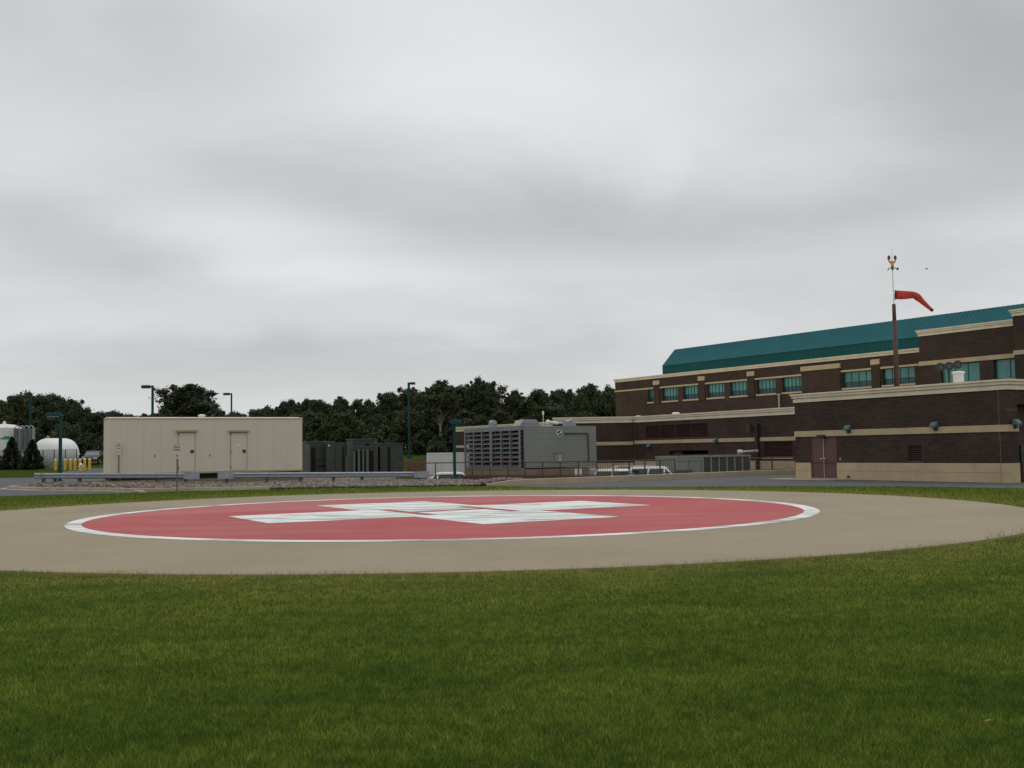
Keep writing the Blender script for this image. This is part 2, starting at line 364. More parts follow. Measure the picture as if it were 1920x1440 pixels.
# ------------------------------------------------------------------ ground
def inside(poly, x, y):
    x = np.asarray(x, float); y = np.asarray(y, float); r = np.zeros(x.shape, bool); n = len(poly)
    for i in range(n):
        x1, y1 = poly[i]; x2, y2 = poly[(i + 1) % n]
        if y1 == y2: continue
        c = ((y1 > y) != (y2 > y)) & (x < (x2 - x1) * (y - y1) / (y2 - y1) + x1)
        r ^= c
    return r
LOT = [(0.4, 54.2), (3.4, 55.3), (7.7, 59.0), (13.0, 63.6), (24, 73), (40, 78), (30, 92), (10, 118), (-9, 118), (-9, 66), (-3, 64.5), (-1.6, 58)]
def terr(x, y):
    x = np.asarray(x, float); y = np.asarray(y, float)
    z = -0.05 + np.clip(y - 92, 0, 58) * 0.036
    return np.where(inside(LOT, x, y), -1.35, z)
xs = np.unique(np.concatenate([np.arange(-600, -100, 50), np.arange(-100, -30, 4), np.arange(-30, 44, 1.0), np.arange(44, 120, 6), np.arange(120, 601, 40)]))
ys = np.unique(np.concatenate([[-120, -60, -20, 0, 20, 36], np.arange(40, 92, 1.0), np.arange(92, 160, 2.0), np.arange(160, 900, 60)]))
X, Y = np.meshgrid(xs, ys); Z = terr(X, Y)
V = np.stack([X, Y, Z], -1).reshape(-1, 3); nx, ny = len(xs), len(ys)
ii, jj = np.meshgrid(np.arange(nx - 1), np.arange(ny - 1)); a = (jj * nx + ii).ravel()
g = np_mesh('ground', V, np.stack([a, a + 1, a + nx + 1, a + nx], 1), 'turf_far', tri=4); g['kind'] = 'structure'; g['label'] = 'grassy ground around the hospital'

def sheet(name, poly, z, m, kind='structure', label=None, slope=False):
    me = bpy.data.meshes.new(name); bm = bmesh.new()
    vs_ = [bm.verts.new((x, y, (z if not slope else z + max(0, y - 92) * 0.036))) for x, y in poly]
    bm.faces.new(vs_); bmesh.ops.triangulate(bm, faces=bm.faces[:]); bmesh.ops.recalc_face_normals(bm, faces=bm.faces)
    for f in bm.faces:
        if f.normal.z < 0: f.normal_flip()
    bm.to_mesh(me); bm.free(); me.materials.append(MATS[m])
    o = bpy.data.objects.new(name, me); COL.objects.link(o); o['kind'] = kind
    if label: o['label'] = label
    return o
GRASS_EDGE = [(-60, 41), (-22.7, 47.4), (-20.2, 48.2), (-17.6, 49.0), (-16.2, 50.4), (-11.8, 51.3), (-6.7, 51.6), (-2.6, 51.5), (-0.6, 50.5), (2.7, 46.9), (7.7, 45.9), (11.7, 44.7), (15.6, 42.6), (18.6, 39.1), (26, 30), (40, 18)]
KERB_L = [(-29.4, 66), (-28.9, 62), (-28.0, 59.2), (-24.9, 56.0), (-20.1, 53.4), (-18.2, 51.6), (-15.5, 51.75), (-11.8, 51.85)]
WALL_R = [(-0.8, 51.5), (3.1, 52.9), (8, 56.9), (13.6, 61.6), (15.9, 63.0), (20, 66.5)]
road1 = sheet('road', GRASS_EDGE[:6] + [(-11.8, 51.9)] + KERB_L[::-1][1:] + [(-27.5, 74), (-27.5, 92), (-42, 92), (-46.8, 92), (-90, 92), (-90, 40)], -0.02, 'asphalt', label='asphalt drive curving in from the left')
road2 = sheet('road', [(-27.5, 92), (-27.5, 108), (-43.6, 108), (-41.4, 92)], -0.018, 'asphalt', slope=True, label='asphalt yard behind the cream enclosure')
road3 = sheet('road', GRASS_EDGE[7:] + [(60, 18), (60, 75), (24, 75)] + WALL_R[::-1][:-1] + [(-0.8, 51.45)], -0.02, 'asphalt', label='asphalt drive in front of the brick wing')
lot = sheet('parking_lot', [(-12, 60), (-1, 53.5), (3.2, 54.5), (7.9, 58.2), (13.2, 62.8), (20, 68), (40, 80), (24, 120), (-12, 120)], -1.2, 'lot', label='sunken service yard behind the low wall')
GRAVEL = KERB_L + [(-6.7, 51.9), (-2.6, 51.85), (-1.2, 51.75), (0.9, 52.3), (-0.4, 55.5), (-1.6, 57.5), (-3.0, 62.3), (-7.5, 63.8), (-7.6, 82), (-27, 82), (-29.4, 70)]
def kerb_dist(x, y):
    d = np.full(np.shape(x), 1e9)
    for (x1, y1), (x2, y2) in zip(KERB_L[:-1], KERB_L[1:]):
        L2 = (x2 - x1) ** 2 + (y2 - y1) ** 2; t = np.clip(((x - x1) * (x2 - x1) + (y - y1) * (y2 - y1)) / L2, 0, 1)
        d = np.minimum(d, np.hypot(x - x1 - t * (x2 - x1), y - y1 - t * (y2 - y1)))
    return d
def bedz(x, y):
    """the stones are heaped up towards the left tip of the bed"""
    x = np.asarray(x, float); y = np.asarray(y, float)
    a_ = np.clip((-15.0 - x) / 7.0, 0, 1); b_ = np.clip(kerb_dist(x, y) / 1.3, 0, 1); back = np.clip((66 - y) / 4, 0, 1)
    tip = np.clip((x + 2.2) / 1.6, 0, 1) * np.clip((y - 51.7) / .5, 0, 1) * .2
    return 0.01 + tip + 0.20 * (a_ * a_ * (3 - 2 * a_)) * (b_ * b_ * (3 - 2 * b_)) * back
gxs = np.arange(-30, 1.4, .5); gys = np.arange(51, 83, .5); GX, GY = np.meshgrid(gxs, gys)
keep = inside(GRAVEL, GX[:-1, :-1] + .25, GY[:-1, :-1] + .25); jj_, ii_ = np.nonzero(keep); a = jj_ * len(gxs) + ii_
gb = np_mesh('gravel_bed', np.stack([GX, GY, bedz(GX, GY)], -1).reshape(-1, 3), np.stack([a, a + 1, a + len(gxs) + 1, a + len(gxs)], 1), 'gravel_base', tri=4)
gb['kind'] = 'structure'; gb['label'] = 'bare bed under the loose stones'

def ribbon(name, path, half_in, half_out, z0, z1, m, label, tops=None):
    """a kerb or low wall: rectangular section swept along a polyline"""
    P = [Vector((x, y, 0)) for x, y in path]; b = MB(); rings = []
    for i, p in enumerate(P):
        d = (P[min(i + 1, len(P) - 1)] - P[max(i - 1, 0)]).normalized(); nn = Vector((-d.y, d.x, 0))
        rings.append([p + nn * half_out, p - nn * half_in])
    pts = []
    for k_, (o_, i_) in enumerate(rings):
        zt_ = tops[k_] if tops else z1
        pts += [(o_.x, o_.y, z0), (o_.x, o_.y, zt_), (i_.x, i_.y, zt_), (i_.x, i_.y, z0)]
    fs = []
    for k in range(len(P) - 1):
        for q in range(4): fs.append((4 * k + q, 4 * k + (q + 1) % 4, 4 * k + 4 + (q + 1) % 4, 4 * k + 4 + q))
    fs += [(0, 1, 2, 3), tuple(4 * (len(P) - 1) + q for q in (3, 2, 1, 0))]
    b.poly(pts, fs); o = b.build(name, m, bevel=0.02); o['kind'] = 'structure'; o['label'] = label
    return o
ribbon('kerb', KERB_L, 0.02, 0.22, -0.06, 0.11, 'kerb', 'pale concrete kerb round the gravel tip')
ribbon('gutter', KERB_L, 0.46, -0.025, -0.06, -0.008, 'kerb', 'concrete gutter along the kerb')
ribbon('kerb', [(-18.2, 51.3), (-17.4, 50.0), (-16.9, 48.9)], 0.1, 0.12, -0.06, 0.06, 'kerb', 'short return of kerb at the grass edge')
rw = ribbon('retaining_wall', [(-1.3, 51.55), (-0.2, 51.6)] + [(1.2, 52.1)] + WALL_R[1:], 0.0, 0.3, -1.3, 0.28, 'retaining', '', [0.06, 0.22, 0.27] + [0.28] * 5)
del rw['kind']; tag(rw, 'low pale concrete wall between the asphalt drive and the sunken yard', 'wall')

# ------------------------------------------------------------------ helipad
PADC = (-1.78, 29.8)
pad = empty('helipad', (PADC[0], PADC[1], 0), 0, 'round concrete helipad with a red disc, white ring and white hospital cross', 'helipad')
def disc(r0, r1, z, name, m, n=160):
    pts = []; fs = []
    for k in range(n):
        t = 2 * math.pi * k / n; pts += [(r0 * math.cos(t), r0 * math.sin(t), z), (r1 * math.cos(t), r1 * math.sin(t), z)]
    for k in range(n): fs.append((2 * k, 2 * k + 1, 2 * ((k + 1) % n) + 1, 2 * ((k + 1) % n)))
    o = MB().poly(pts, fs)
    return o.build(name, m, pad)
PR = 15.0
slab = MB().lathe([(PR, -0.18), (PR, -0.01), (PR - 0.02, 0.0)], n=200).build('concrete_slab', 'pad_concrete', pad)
disc(0.02, 9.50, 0.004, 'red_disc', 'pad_red'); disc(9.50, 9.88, 0.004, 'white_ring', 'pad_white')
ux, uy = 0.4925, -0.8703
def padpt(a, b, z): return (-0.07 + a * ux - b * uy, 0.25 + a * uy + b * ux, z)     # a along the cross arm towards the viewer, b to the right
w = 1.88; L = 5.66
cross = [(-L, -w), (-w, -w), (-w, -L), (w, -L), (w, -w), (L, -w), (L, w), (w, w), (w, L), (-w, L), (-w, w), (-L, w)]
MB().poly([padpt(a, b, 0.008) for a, b in cross], [tuple(range(12))]).build('white_cross', 'pad_white', pad)
hs = MB()
for a0, a1, b0, b1 in [(-1.62, 1.62, -1.42, -1.08), (-1.62, 1.62, 1.08, 1.42), (-0.17, 0.17, -1.08, 1.08)]:
    hs.quad(padpt(a0, b0, 0.012), padpt(a1, b0, 0.012), padpt(a1, b1, 0.012), padpt(a0, b1, 0.012))
hs.build('letter_h', 'pad_red', pad)

# ------------------------------------------------------------------ lawn blades
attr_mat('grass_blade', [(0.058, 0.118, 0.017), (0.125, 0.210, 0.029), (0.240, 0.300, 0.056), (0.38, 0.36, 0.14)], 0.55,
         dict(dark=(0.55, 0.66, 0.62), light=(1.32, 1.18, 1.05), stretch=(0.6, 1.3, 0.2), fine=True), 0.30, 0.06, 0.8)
rng = np.random.default_rng(11)
def blades(n_try, rmin, rmax, amax, w_of, h_of, power=2):
    u_ = rng.random(n_try)
    if power == 2: r = rmin * (rmax / rmin) ** u_                      # thinning with the square of distance
    else: r = np.sqrt(rmin ** 2 + u_ * (rmax ** 2 - rmin ** 2))
    th = (rng.random(n_try) * 2 - 1) * amax
    x = r * np.sin(th); y = r * np.cos(th)
    edge = np.interp(x, [p[0] for p in GRASS_EDGE], [p[1] for p in GRASS_EDGE])
    ang = np.arctan2(y - PADC[1], x - PADC[0])
    lim = PR + 0.03 - 0.10 * np.maximum(0, np.sin(ang * 23 + 2 * np.sin(ang * 7))) - 0.05 * rng.random(n_try)
    ok = (np.hypot(x - PADC[0], y - PADC[1]) > lim) & (y < edge + 0.05)
    x, y, r = x[ok], y[ok], r[ok]; n = len(x)
    de = np.hypot(x - PADC[0], y - PADC[1]) - PR                        # metres from the concrete
    wd, ht = w_of(r), h_of(r) * (0.5 + 0.8 * rng.random(n)) * (1 + 1.2 * np.exp(-(np.maximum(de, 0) / .18) ** 2))
    az_ = rng.random(n) * 2 * math.pi; ln = rng.random(n) * 1.25 * ht; la = rng.random(n) * 2 * math.pi
    P = np.zeros((n, 3, 3), np.float32)
    P[:, 0] = np.stack([x - wd * np.cos(az_), y - wd * np.sin(az_), np.full(n, -0.055)], 1)
    P[:, 1] = np.stack([x + wd * np.cos(az_), y + wd * np.sin(az_), np.full(n, -0.055)], 1)
    P[:, 2] = np.stack([x + ln * np.cos(la), y + ln * np.sin(la), -0.05 + ht], 1)
    t = np.clip(rng.normal(0.34, 0.22, n) + .14 * np.exp(-((de - .7) / .6) ** 2) + .46 * np.exp(-np.maximum(de, 0) / 3.4), 0, 0.9); t[rng.random(n) < 0.03] = 1.0  # drier blades by the slab; broad term also paints in view-angle and lens falloff
    return P.reshape(-1, 3), t
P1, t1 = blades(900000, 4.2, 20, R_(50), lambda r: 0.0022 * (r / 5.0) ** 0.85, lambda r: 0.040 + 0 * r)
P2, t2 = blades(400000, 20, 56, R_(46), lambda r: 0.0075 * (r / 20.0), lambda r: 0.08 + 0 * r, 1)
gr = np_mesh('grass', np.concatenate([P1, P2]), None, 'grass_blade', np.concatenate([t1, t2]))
tag(gr, 'mown green lawn round the helipad', 'grass', kind='stuff')

# stones on the gravel bed
attr_mat('stones', [(0.06, 0.05, 0.044), (0.13, 0.105, 0.088), (0.20, 0.16, 0.132), (0.30, 0.27, 0.22)], 0.85)
ico = bmesh.new(); bmesh.ops.create_icosphere(ico, subdivisions=1, radius=1.0)
iv = np.array([v.co[:] for v in ico.verts]); jf = np.array([[v.index for v in f.verts] for f in ico.faces]); ico.free()
n = 42000; gx = rng.uniform(-29.5, 0.9, n); gy = rng.uniform(51.2, 67, n); ok = inside(GRAVEL, gx, gy) & ((kerb_dist(gx, gy) > .16) | (gx > -12))
gx, gy = gx[ok], gy[ok]; n = len(gx)
r = rng.uniform(0.035, 0.095, n); sc = rng.uniform(0.7, 1.3, (n, 1, 3)); sc[:, :, 2] *= 0.7
VV = iv[None] * sc * r[:, None, None] * rng.uniform(0.8, 1.2, (n, len(iv), 1)) + np.stack([gx, gy, r * 0.25 + bedz(gx, gy)], 1)[:, None]
FF = jf[None] + (np.arange(n) * len(iv))[:, None, None]
st = np_mesh('gravel', VV.reshape(-1, 3), FF.reshape(-1, 3), 'stones', np.repeat(rng.random(n), len(jf)))
tag(st, 'pinkish loose landscaping stones behind the kerb', 'gravel', kind='stuff')

# ------------------------------------------------------------------ hospital
HZ = math.atan2(-0.8703, 0.4925)
hosp = empty('hospital_building', (14.683, 55.5, 0), HZ, 'dark brick hospital with tan stone bands and a teal metal roof', 'hospital')
I4 = Matrix.Identity(4)
MAINROT = R_(-57.3) - HZ
MAIN = Matrix.Translation((-29.13, 28.72, 0)) @ Matrix.Rotation(MAINROT, 4, 'Z')
def hp(b, name, m, T=I4, parent=None, label=None, smooth=False):
    b.xform(T); o = b.build(name, m, parent or hosp, smooth=smooth)
    if label: o['label'] = label
    return o
def wall_face(b, s0, s1, z0, z1, y, holes, depth=0.3):
    """front face at depth y with openings (s0, s1, z0, z1) and their reveals"""
    ss = sorted({s0, s1, *[h[0] for h in holes], *[h[1] for h in holes]}); zz = sorted({z0, z1, *[h[2] for h in holes], *[h[3] for h in holes]})
    for a_, b_ in zip(ss[:-1], ss[1:]):
        for c_, d_ in zip(zz[:-1], zz[1:]):
            mx_, mz_ = (a_ + b_) / 2, (c_ + d_) / 2
            if any(h[0] < mx_ < h[1] and h[2] < mz_ < h[3] for h in holes): continue
            b.quad((a_, y, c_), (b_, y, c_), (b_, y, d_), (a_, y, d_))
    for h in holes:
        a_, b_, c_, d_ = h; e = y + depth
        b.quad((a_, y, c_), (a_, e, c_), (a_, e, d_), (a_, y, d_)); b.quad((b_, y, c_), (b_, y, d_), (b_, e, d_), (b_, e, c_))
        b.quad((a_, y, c_), (b_, y, c_), (b_, e, c_), (a_, e, c_)); b.quad((a_, y, d_), (a_, e, d_), (b_, e, d_), (b_, y, d_))
def cornice(T, s0, s1, y0, y1, zt, h, label=None, ov=1.0):
    b = MB()
    steps = [(0.00, 0.38, 0.05), (0.38, 0.50, 0.02), (0.50, 0.80, 0.11), (0.80, 1.0, 0.17)]
    for f0, f1, pr in steps:
        pr *= ov
        b.box(s0 - pr, s1 + pr, y0 - pr, y1 + pr, zt - h + f0 * h, zt - h + f1 * h)
    return hp(b, 'cornice', 'stone_cap', T, label=label)
def louver(T, s0, s1, z0, z1, y, n, parent=None, depth=0.14):
    fr = MB(); t_ = 0.05
    fr.box(s0, s1, y + 0.02, y + depth, z0, z0 + t_).box(s0, s1, y + 0.02, y + depth, z1 - t_, z1)
    fr.box(s0, s0 + t_, y + 0.02, y + depth, z0 + t_, z1 - t_).box(s1 - t_, s1, y + 0.02, y + depth, z0 + t_, z1 - t_)
    nm = max(1, int((s1 - s0) / 1.6))
    for k in range(1, nm):
        x = s0 + (s1 - s0) * k / nm; fr.box(x - .03, x + .03, y + 0.03, y + depth, z0 + t_, z1 - t_)
    fo = hp(fr, 'louver', 'louver_brown', T)
    sl = MB(); dz = (z1 - z0 - 2 * t_) / n
    for k in range(n):
        zz = z0 + t_ + k * dz
        sl.quad((s0 + t_, y + 0.04, zz + 0.1 * dz), (s1 - t_, y + 0.04, zz + 0.1 * dz), (s1 - t_, y + 0.10, zz + 0.55 * dz), (s0 + t_, y + 0.10, zz + 0.55 * dz))
    hp(sl, 'slats', 'louver_brown', T, fo)
    bk = MB(); bk.quad((s0, y + depth + .01, z0), (s1, y + depth + .01, z0), (s1, y + depth + .01, z1), (s0, y + depth + .01, z1))
    hp(bk, 'backing', 'dark_void', T, fo)
def wall_lamp(T, s, z, y, face='y', m='teal_lamp'):
    """shoebox wall pack: sloped housing, lens below, back plate"""
    b = MB(); prof = [(0, 0.0), (0.0, 0.22), (-0.10, 0.22), (-0.24, 0.07), (-0.24, 0.0)]      # depth, z
    pts = [(s - .16, y + p, z + q) for p, q in prof] + [(s + .16, y + p, z + q) for p, q in prof]
    k = len(prof); b.poly(pts, [tuple(range(k)), tuple(range(2 * k - 1, k - 1, -1))] + [(i, k + i, k + (i + 1) % k, (i + 1) % k) for i in range(k)])
    ln = MB().box(s - .13, s + .13, y - .21, y - .05, z - .04, z - .003); bp_ = MB().box(s - .08, s + .08, y - .1, y - .001, z - .16, z - .052)
    if face == 'x':
        Rm = Matrix.Translation((s, y, 0)) @ Matrix.Rotation(math.pi / 2, 4, 'Z') @ Matrix.Translation((-s, -y, 0))
        for q in (b, ln, bp_): q.xform(Rm)
    o = hp(b, 'wall_lamp', m, T); hp(ln, 'lens', 'glass_dark', T, o); hp(bp_, 'bracket', 'dark_metal', T, o)
    return o

# --- single storey front wing: s 0..12.3, depth 0..14
DOOR = (1.04, 2.8, 0.0, 2.12); LV = (7.09, 7.94, 0.83, 1.66)
b = MB(); wall_face(b, 0, 12.3, 0.8, 4.0, 0, [(DOOR[0], DOOR[1], 0.8, DOOR[3]), LV], 0.16)
b.quad((0, 0, 0.8), (0, 14, 0.8), (0, 14, 4.0), (0, 0, 4.0))
b.quad((12.3, 0, 0.8), (12.3, 0.72, 0.8), (12.3, 0.72, 4.0), (12.3, 0, 4.0)); b.quad((12.3, 0.72, 3.28), (12.3, 9, 3.28), (12.3, 9, 4.0), (12.3, 0.72, 4.0))
b.quad((12.3, 9, -0.05), (12.3, 14, -0.05), (12.3, 14, 4.0), (12.3, 9, 4.0))
b.quad((0, 14, -1.3), (12.3, 14, -1.3), (12.3, 14, 4.0), (0, 14, 4.0)); b.quad((12.3, .72, 0.8), (10.6, .72, 0.8), (10.6, .72, 3.28), (12.3, .72, 3.28))
b.quad((10.6, .72, 3.28), (12.3, .72, 3.28), (12.3, 9, 3.28), (10.6, 9, 3.28)); b.quad((12.3, 9, -.05), (10.6, 9, -.05), (10.6, 9, 3.28), (12.3, 9, 3.28))
b.quad((0, 0, 4.0), (12.3, 0, 4.0), (12.3, 14, 4.0), (0, 14, 4.0))
hp(b, 'wall', 'brick', label='brick walls of the single-storey front wing')
b = MB(); P_ = -0.03
b.box(-0.03, DOOR[0], P_, 0.15, -0.1, 0.8).box(DOOR[1], 12.33, P_, 0.15, -0.1, 0.8).box(12.15, 12.33, 0.15, 0.70, -0.1, 0.8)
b.box(-0.03, 0.12, 0.15, 14, -1.3, 0.8)
base = hp(b, 'stone_base', 'stone', label='tan stone base of the front wing')
b = MB().box(-0.005, DOOR[0], P_ - .004, P_ - .001, 0.395, 0.405).box(DOOR[1], 12.335, P_ - .004, P_ - .001, 0.395, 0.405)
hp(b, 'course_joint', 'joint', parent=base)
b = MB().box(-0.04, 12.34, -0.04, 0.1, 2.13, 2.42).box(12.2, 12.34, 0.1, 0.72, 2.13, 2.42).box(-0.04, 0.1, 0.1, 14, 2.13, 2.42)
hp(b, 'stone_band', 'stone', label='tan stone band of the front wing')
cornice(I4, 0, 12.3, 0, 14, 4.34, 0.44, 'stepped stone cornice of the front wing')
b = MB()
for z0, z1 in ((0.8, 2.13), (2.42, 3.9)): b.box(11.93, 11.95, -0.006, 0.0, z0, z1)
b.box(11.93, 11.95, -0.037, -0.03, 0, 0.8); b.box(12.3, 12.306, 0.05, .7, 3.02, 3.04)
hp(b, 'control_joint', 'joint')
# door pair
b = MB(); b.box(DOOR[0], DOOR[0] + .06, 0.02, 0.14, 0, DOOR[3]).box(DOOR[1] - .06, DOOR[1], 0.02, 0.14, 0, DOOR[3]).box(DOOR[0] + .06, DOOR[1] - .06, 0.02, 0.14, DOOR[3] - .06, DOOR[3])
dr = hp(b, 'double_door', 'door_brown')
cx_ = (DOOR[0] + DOOR[1]) / 2
for sg in (-1, 1):
    a0, a1 = (DOOR[0] + .065, cx_ - .02) if sg < 0 else (cx_ + .02, DOOR[1] - .065)
    hp(MB().box(a0, a1, 0.05, 0.10, 0.03, DOOR[3] - .065), 'door_leaf', 'door_brown', parent=dr)
    hx = cx_ + sg * 0.11
    hp(MB().box(hx - .03, hx + .03, -0.04, 0.048, 0.98, 1.03).tube((hx - .09, -0.03, 1.0), (hx + .09, -0.03, 1.0), .018), 'handle', 'bright_metal', parent=dr)
hp(MB().box(cx_ - .018, cx_ + .018, 0.0, 0.10, 0.03, DOOR[3] - .065), 'astragal', 'bright_metal', parent=dr)
hp(MB().box(DOOR[0], DOOR[1], -0.02, 0.14, 0.0, 0.028), 'threshold', 'bright_metal', parent=dr)
hp(MB().box(cx_ - .24, cx_ + .20, -0.22, -0.042, 2.06, 2.2), 'door_lamp', 'dark_metal', parent=dr)
louver(I4, *LV[:2], *LV[2:], 0.0, 7)
wall_lamp(I4, 3.69, 2.42, -0.04); wall_lamp(I4, 8.77, 2.42, -0.04); wall_lamp(I4, 12.34, 2.42, 0.45, 'x')
hp(MB().box(2.99, 3.07, -0.03, -0.0005, 0.92, 1.05), 'switch_box', 'bright_metal')
hp(MB().tube((3.58, -0.03, 0.13), (3.58, -0.10, 0.13), .05).box(3.52, 3.64, -.12, -.1, .08, .18), 'hose_bib', 'dark_metal')
b = MB().quad((10.6, .72, -.02), (10.6, 9, -.02), (10.6, 9, 3.28), (10.6, .72, 3.28)); rec = hp(b, 'loading_bay', 'door_brown', label='dark recessed loading bay in the side face')
hp(MB().box(10.62, 10.72, 1.0, 3.4, 0, 2.6), 'bay_door', 'louver_brown', parent=rec); hp(MB().box(11.9, 12.2, 1.0, 1.5, .8, 1.55), 'control_box', 'dark_metal', parent=rec)
hp(MB().box(11.95, 12.25, 1.02, 1.2, 0, .78), 'post', 'door_brown', parent=rec)
ap = MB().box(-0.7, 3.3, -1.5, -0.035, -0.05, -0.006); ap_o = hp(ap, 'doorstep', 'kerb', label='pale concrete apron at the brown doors')

# --- long low middle wing, depth 12.69
D2, O2 = 12.69, -12.93
T2 = Matrix.Translation((O2, D2, 0))
LU = (-17.13, -9.22, 2.42, 3.56); LD = (-3.25, -0.35, 0.9, 2.02); OPN = (-14.02, -9.26, -1.2, 1.45)
b = MB(); wall_face(b, -52.2, 2.2, -1.3, 3.9, 0, [LU, LD, OPN], 0.3)
b.quad((-52.2, 0, -1.3), (-52.2, 16, -1.3), (-52.2, 16, 3.9), (-52.2, 0, 3.9)); b.quad((-52.2, 0, 3.9), (2.2, 0, 3.9), (2.2, 16, 3.9), (-52.2, 16, 3.9))
b.quad((-52.2, 16, -1.3), (2.2, 16, -1.3), (2.2, 16, 3.9), (-52.2, 16, 3.9))
hp(b, 'wall', 'brick', T2, label='brick wall of the long low middle wing')
b = MB().box(-52.24, -4.03, -0.04, 0.02, 2.05, 2.32).box(-3.55, 2.2, -0.04, 0.02, 2.05, 2.32).box(-52.24, -52.18, 0.02, 16, 2.05, 2.32)
hp(b, 'stone_band', 'stone', T2, label='tan stone band of the middle wing')
b = MB().box(-52.23, OPN[0] - 0.4, -0.03, 0.02, -1.3, 0.62).box(OPN[1], 2.2, -0.03, 0.02, -1.3, 0.66)
hp(b, 'stone_base', 'stone', T2, label='tan stone base of the middle wing')
cornice(T2, -52.2, 2.2, 0, 16, 4.34, 0.5, 'stone cornice of the middle wing')
louver(T2, *LU[:2], *LU[2:], 0.0, 13); louver(T2, *LD[:2], *LD[2:], 0.0, 12)
hp(MB().box(-3.3, -0.3, -0.1, 0.02, 0.79, 0.87), 'sill', 'stone', T2)
bk = MB().box(OPN[0], OPN[1], 2.2, 2.3, -1.2, 1.6); o_ = hp(bk, 'loading_bay', 'dark_void', T2, label='black open bay behind the chiller')
hp(MB().box(OPN[0] + .02, OPN[0] + 1.15, .31, .5, -1.2, 1.44), 'jamb', 'louver_brown', T2, o_)
b = MB()
for z0, z1 in ((0.62, 2.05), (2.32, 3.84)): b.box(-18.72, -18.66, -0.006, 0.0, z0, z1)
hp(b, 'control_joint', 'joint', T2)
dp = MB().tube((-3.75, -0.14, -1.0), (-3.75, -0.14, 3.2), 0.14).box(-3.95, -3.55, -.3, -.002, 2.34, 3.3)
hp(dp, 'downpipe', 'dark_metal', T2, label='dark downpipe with hopper')
hp(MB().box(-4.30, -3.97, -0.62, -0.02, 2.72, 3.25), 'hopper_box', 'louver_brown', T2, label='small red-brown box on the wall')
wall_lamp(T2, -16.55, 1.78, -0.04); wall_lamp(T2, -8.2, 2.14, -0.05); wall_lamp(T2, -23.3, 2.36, -0.04, m='teal_metal')
# turned block in front of it, seen left of the vertical joint
T2b = Matrix.Translation((-31.6, 12.67, 0)) @ Matrix.Rotation(-HZ, 4, 'Z')
b = MB(); wall_face(b, -6.66, 0, -1.3, 3.88, 0, [], .1); b.quad((-6.66, 0, -1.3), (-6.66, 3.65, -1.3), (-6.66, 3.65, 3.88), (-6.66, 0, 3.88)); b.quad((-6.66, 0, 3.88), (0, 0, 3.88), (-6.66, 3.65, 3.88))
hp(b, 'wall', 'brick', T2b, label='brick block turned towards the helipad')
hp(MB().box(-6.68, -0.1, -0.04, 0.1, 1.98, 2.26), 'stone_band', 'stone', T2b)
hp(MB().box(-6.68, -0.1, -0.03, 0.1, -1.3, 0.5), 'stone_base', 'stone', T2b)
b = MB(); zt, h = 4.35, 0.5
for f0, f1, pr in [(0, .38, .05), (.38, .5, .02), (.5, .8, .11), (.8, 1, .17)]: b.box(-6.66 - pr, -0.1, -pr, 0.25, zt - h + f0 * h, zt - h + f1 * h)
hp(b, 'cornice', 'stone_cap', T2b)

# --- main block behind with upper windows (its own frame)
ZT, ZB = 7.86, 6.52
WIN = [(-20.42, -19.42), (-18.1, -15.75), (-14.9, -12.58), (-11.43, -9.05), (-8.25, -5.83), (-4.77, -2.45), (-1.6, 0.7), (5.2, 8.24), (9.3, 12.36)]
b = MB(); wall_face(b, -25.97, 14.7, -0.5, 9.0, 0, [(a_, b_, ZB, ZT) for a_, b_ in WIN], 0.32)
b.quad((-25.97, 0, -.5), (-25.97, 22, -.5), (-25.97, 22, 9), (-25.97, 0, 9)); b.quad((-25.97, 0, 9), (14.7, 0, 9), (14.7, 22, 9), (-25.97, 22, 9))
b.quad((-25.97, 22, -.5), (14.7, 22, -.5), (14.7, 22, 9), (-25.97, 22, 9))
hp(b, 'wall', 'brick', MAIN, label='brick wall of the tall rear block')
cornice(MAIN, -25.97, 14.66, 0, 22, 9.27, 0.33, 'stone cornice of the tall rear block', 1.0)
def window(T, s0, s1, z0, z1, y, n, low=0.36, sill=True):
    """recessed window: mullioned frame, teal panes, darker lower pane, stone sill"""
    fr = MB(); yb = y + 0.2; t_ = 0.04
    fr.box(s0, s1, yb, yb + .1, z0, z0 + t_).box(s0, s1, yb, yb + .1, z1 - t_, z1).box(s0, s0 + t_, yb, yb + .1, z0 + t_, z1 - t_).box(s1 - t_, s1, yb, yb + .1, z0 + t_, z1 - t_)
    zm = z0 + (z1 - z0) * low
    for k in range(1, n):
        x = s0 + (s1 - s0) * k / n; fr.box(x - .02, x + .02, yb + .004, yb + .1, z0 + t_, z1 - t_)
    if low: fr.box(s0 + t_, s1 - t_, yb + .008, yb + .1, zm - .02, zm + .02)
    fo = hp(fr, 'window', 'window_frame', T)
    hp(MB().box(s0 + t_, s1 - t_, yb + .05, yb + .07, zm if low else z0 + t_, z1 - t_), 'pane', 'glass', T, fo)
    if low: hp(MB().box(s0 + t_, s1 - t_, yb + .05, yb + .07, z0 + t_, zm - .001), 'lower_pane', 'glass_dark', T, fo)
    if sill: hp(MB().box(s0 - .08, s1 + .08, y - 0.07, y + .195, z0 - .15, z0 - .004), 'sill', 'stone', T, fo)
    return fo
for k, (a_, b_) in enumerate(WIN): window(MAIN, a_, b_, ZB, ZT, 0, 3 if k == 0 else (5 if k < 7 else 4))
for a_, b_ in [(-26.0, -19.46), (-18.5, -12.64), (-11.7, -5.92), (-5.0, 0.72), (5.05, 8.2), (9.12, 14.7)]:
    hp(MB().box(a_, b_, -0.05, 0.03, 7.872, 8.03), 'stone_header', 'stone', MAIN)
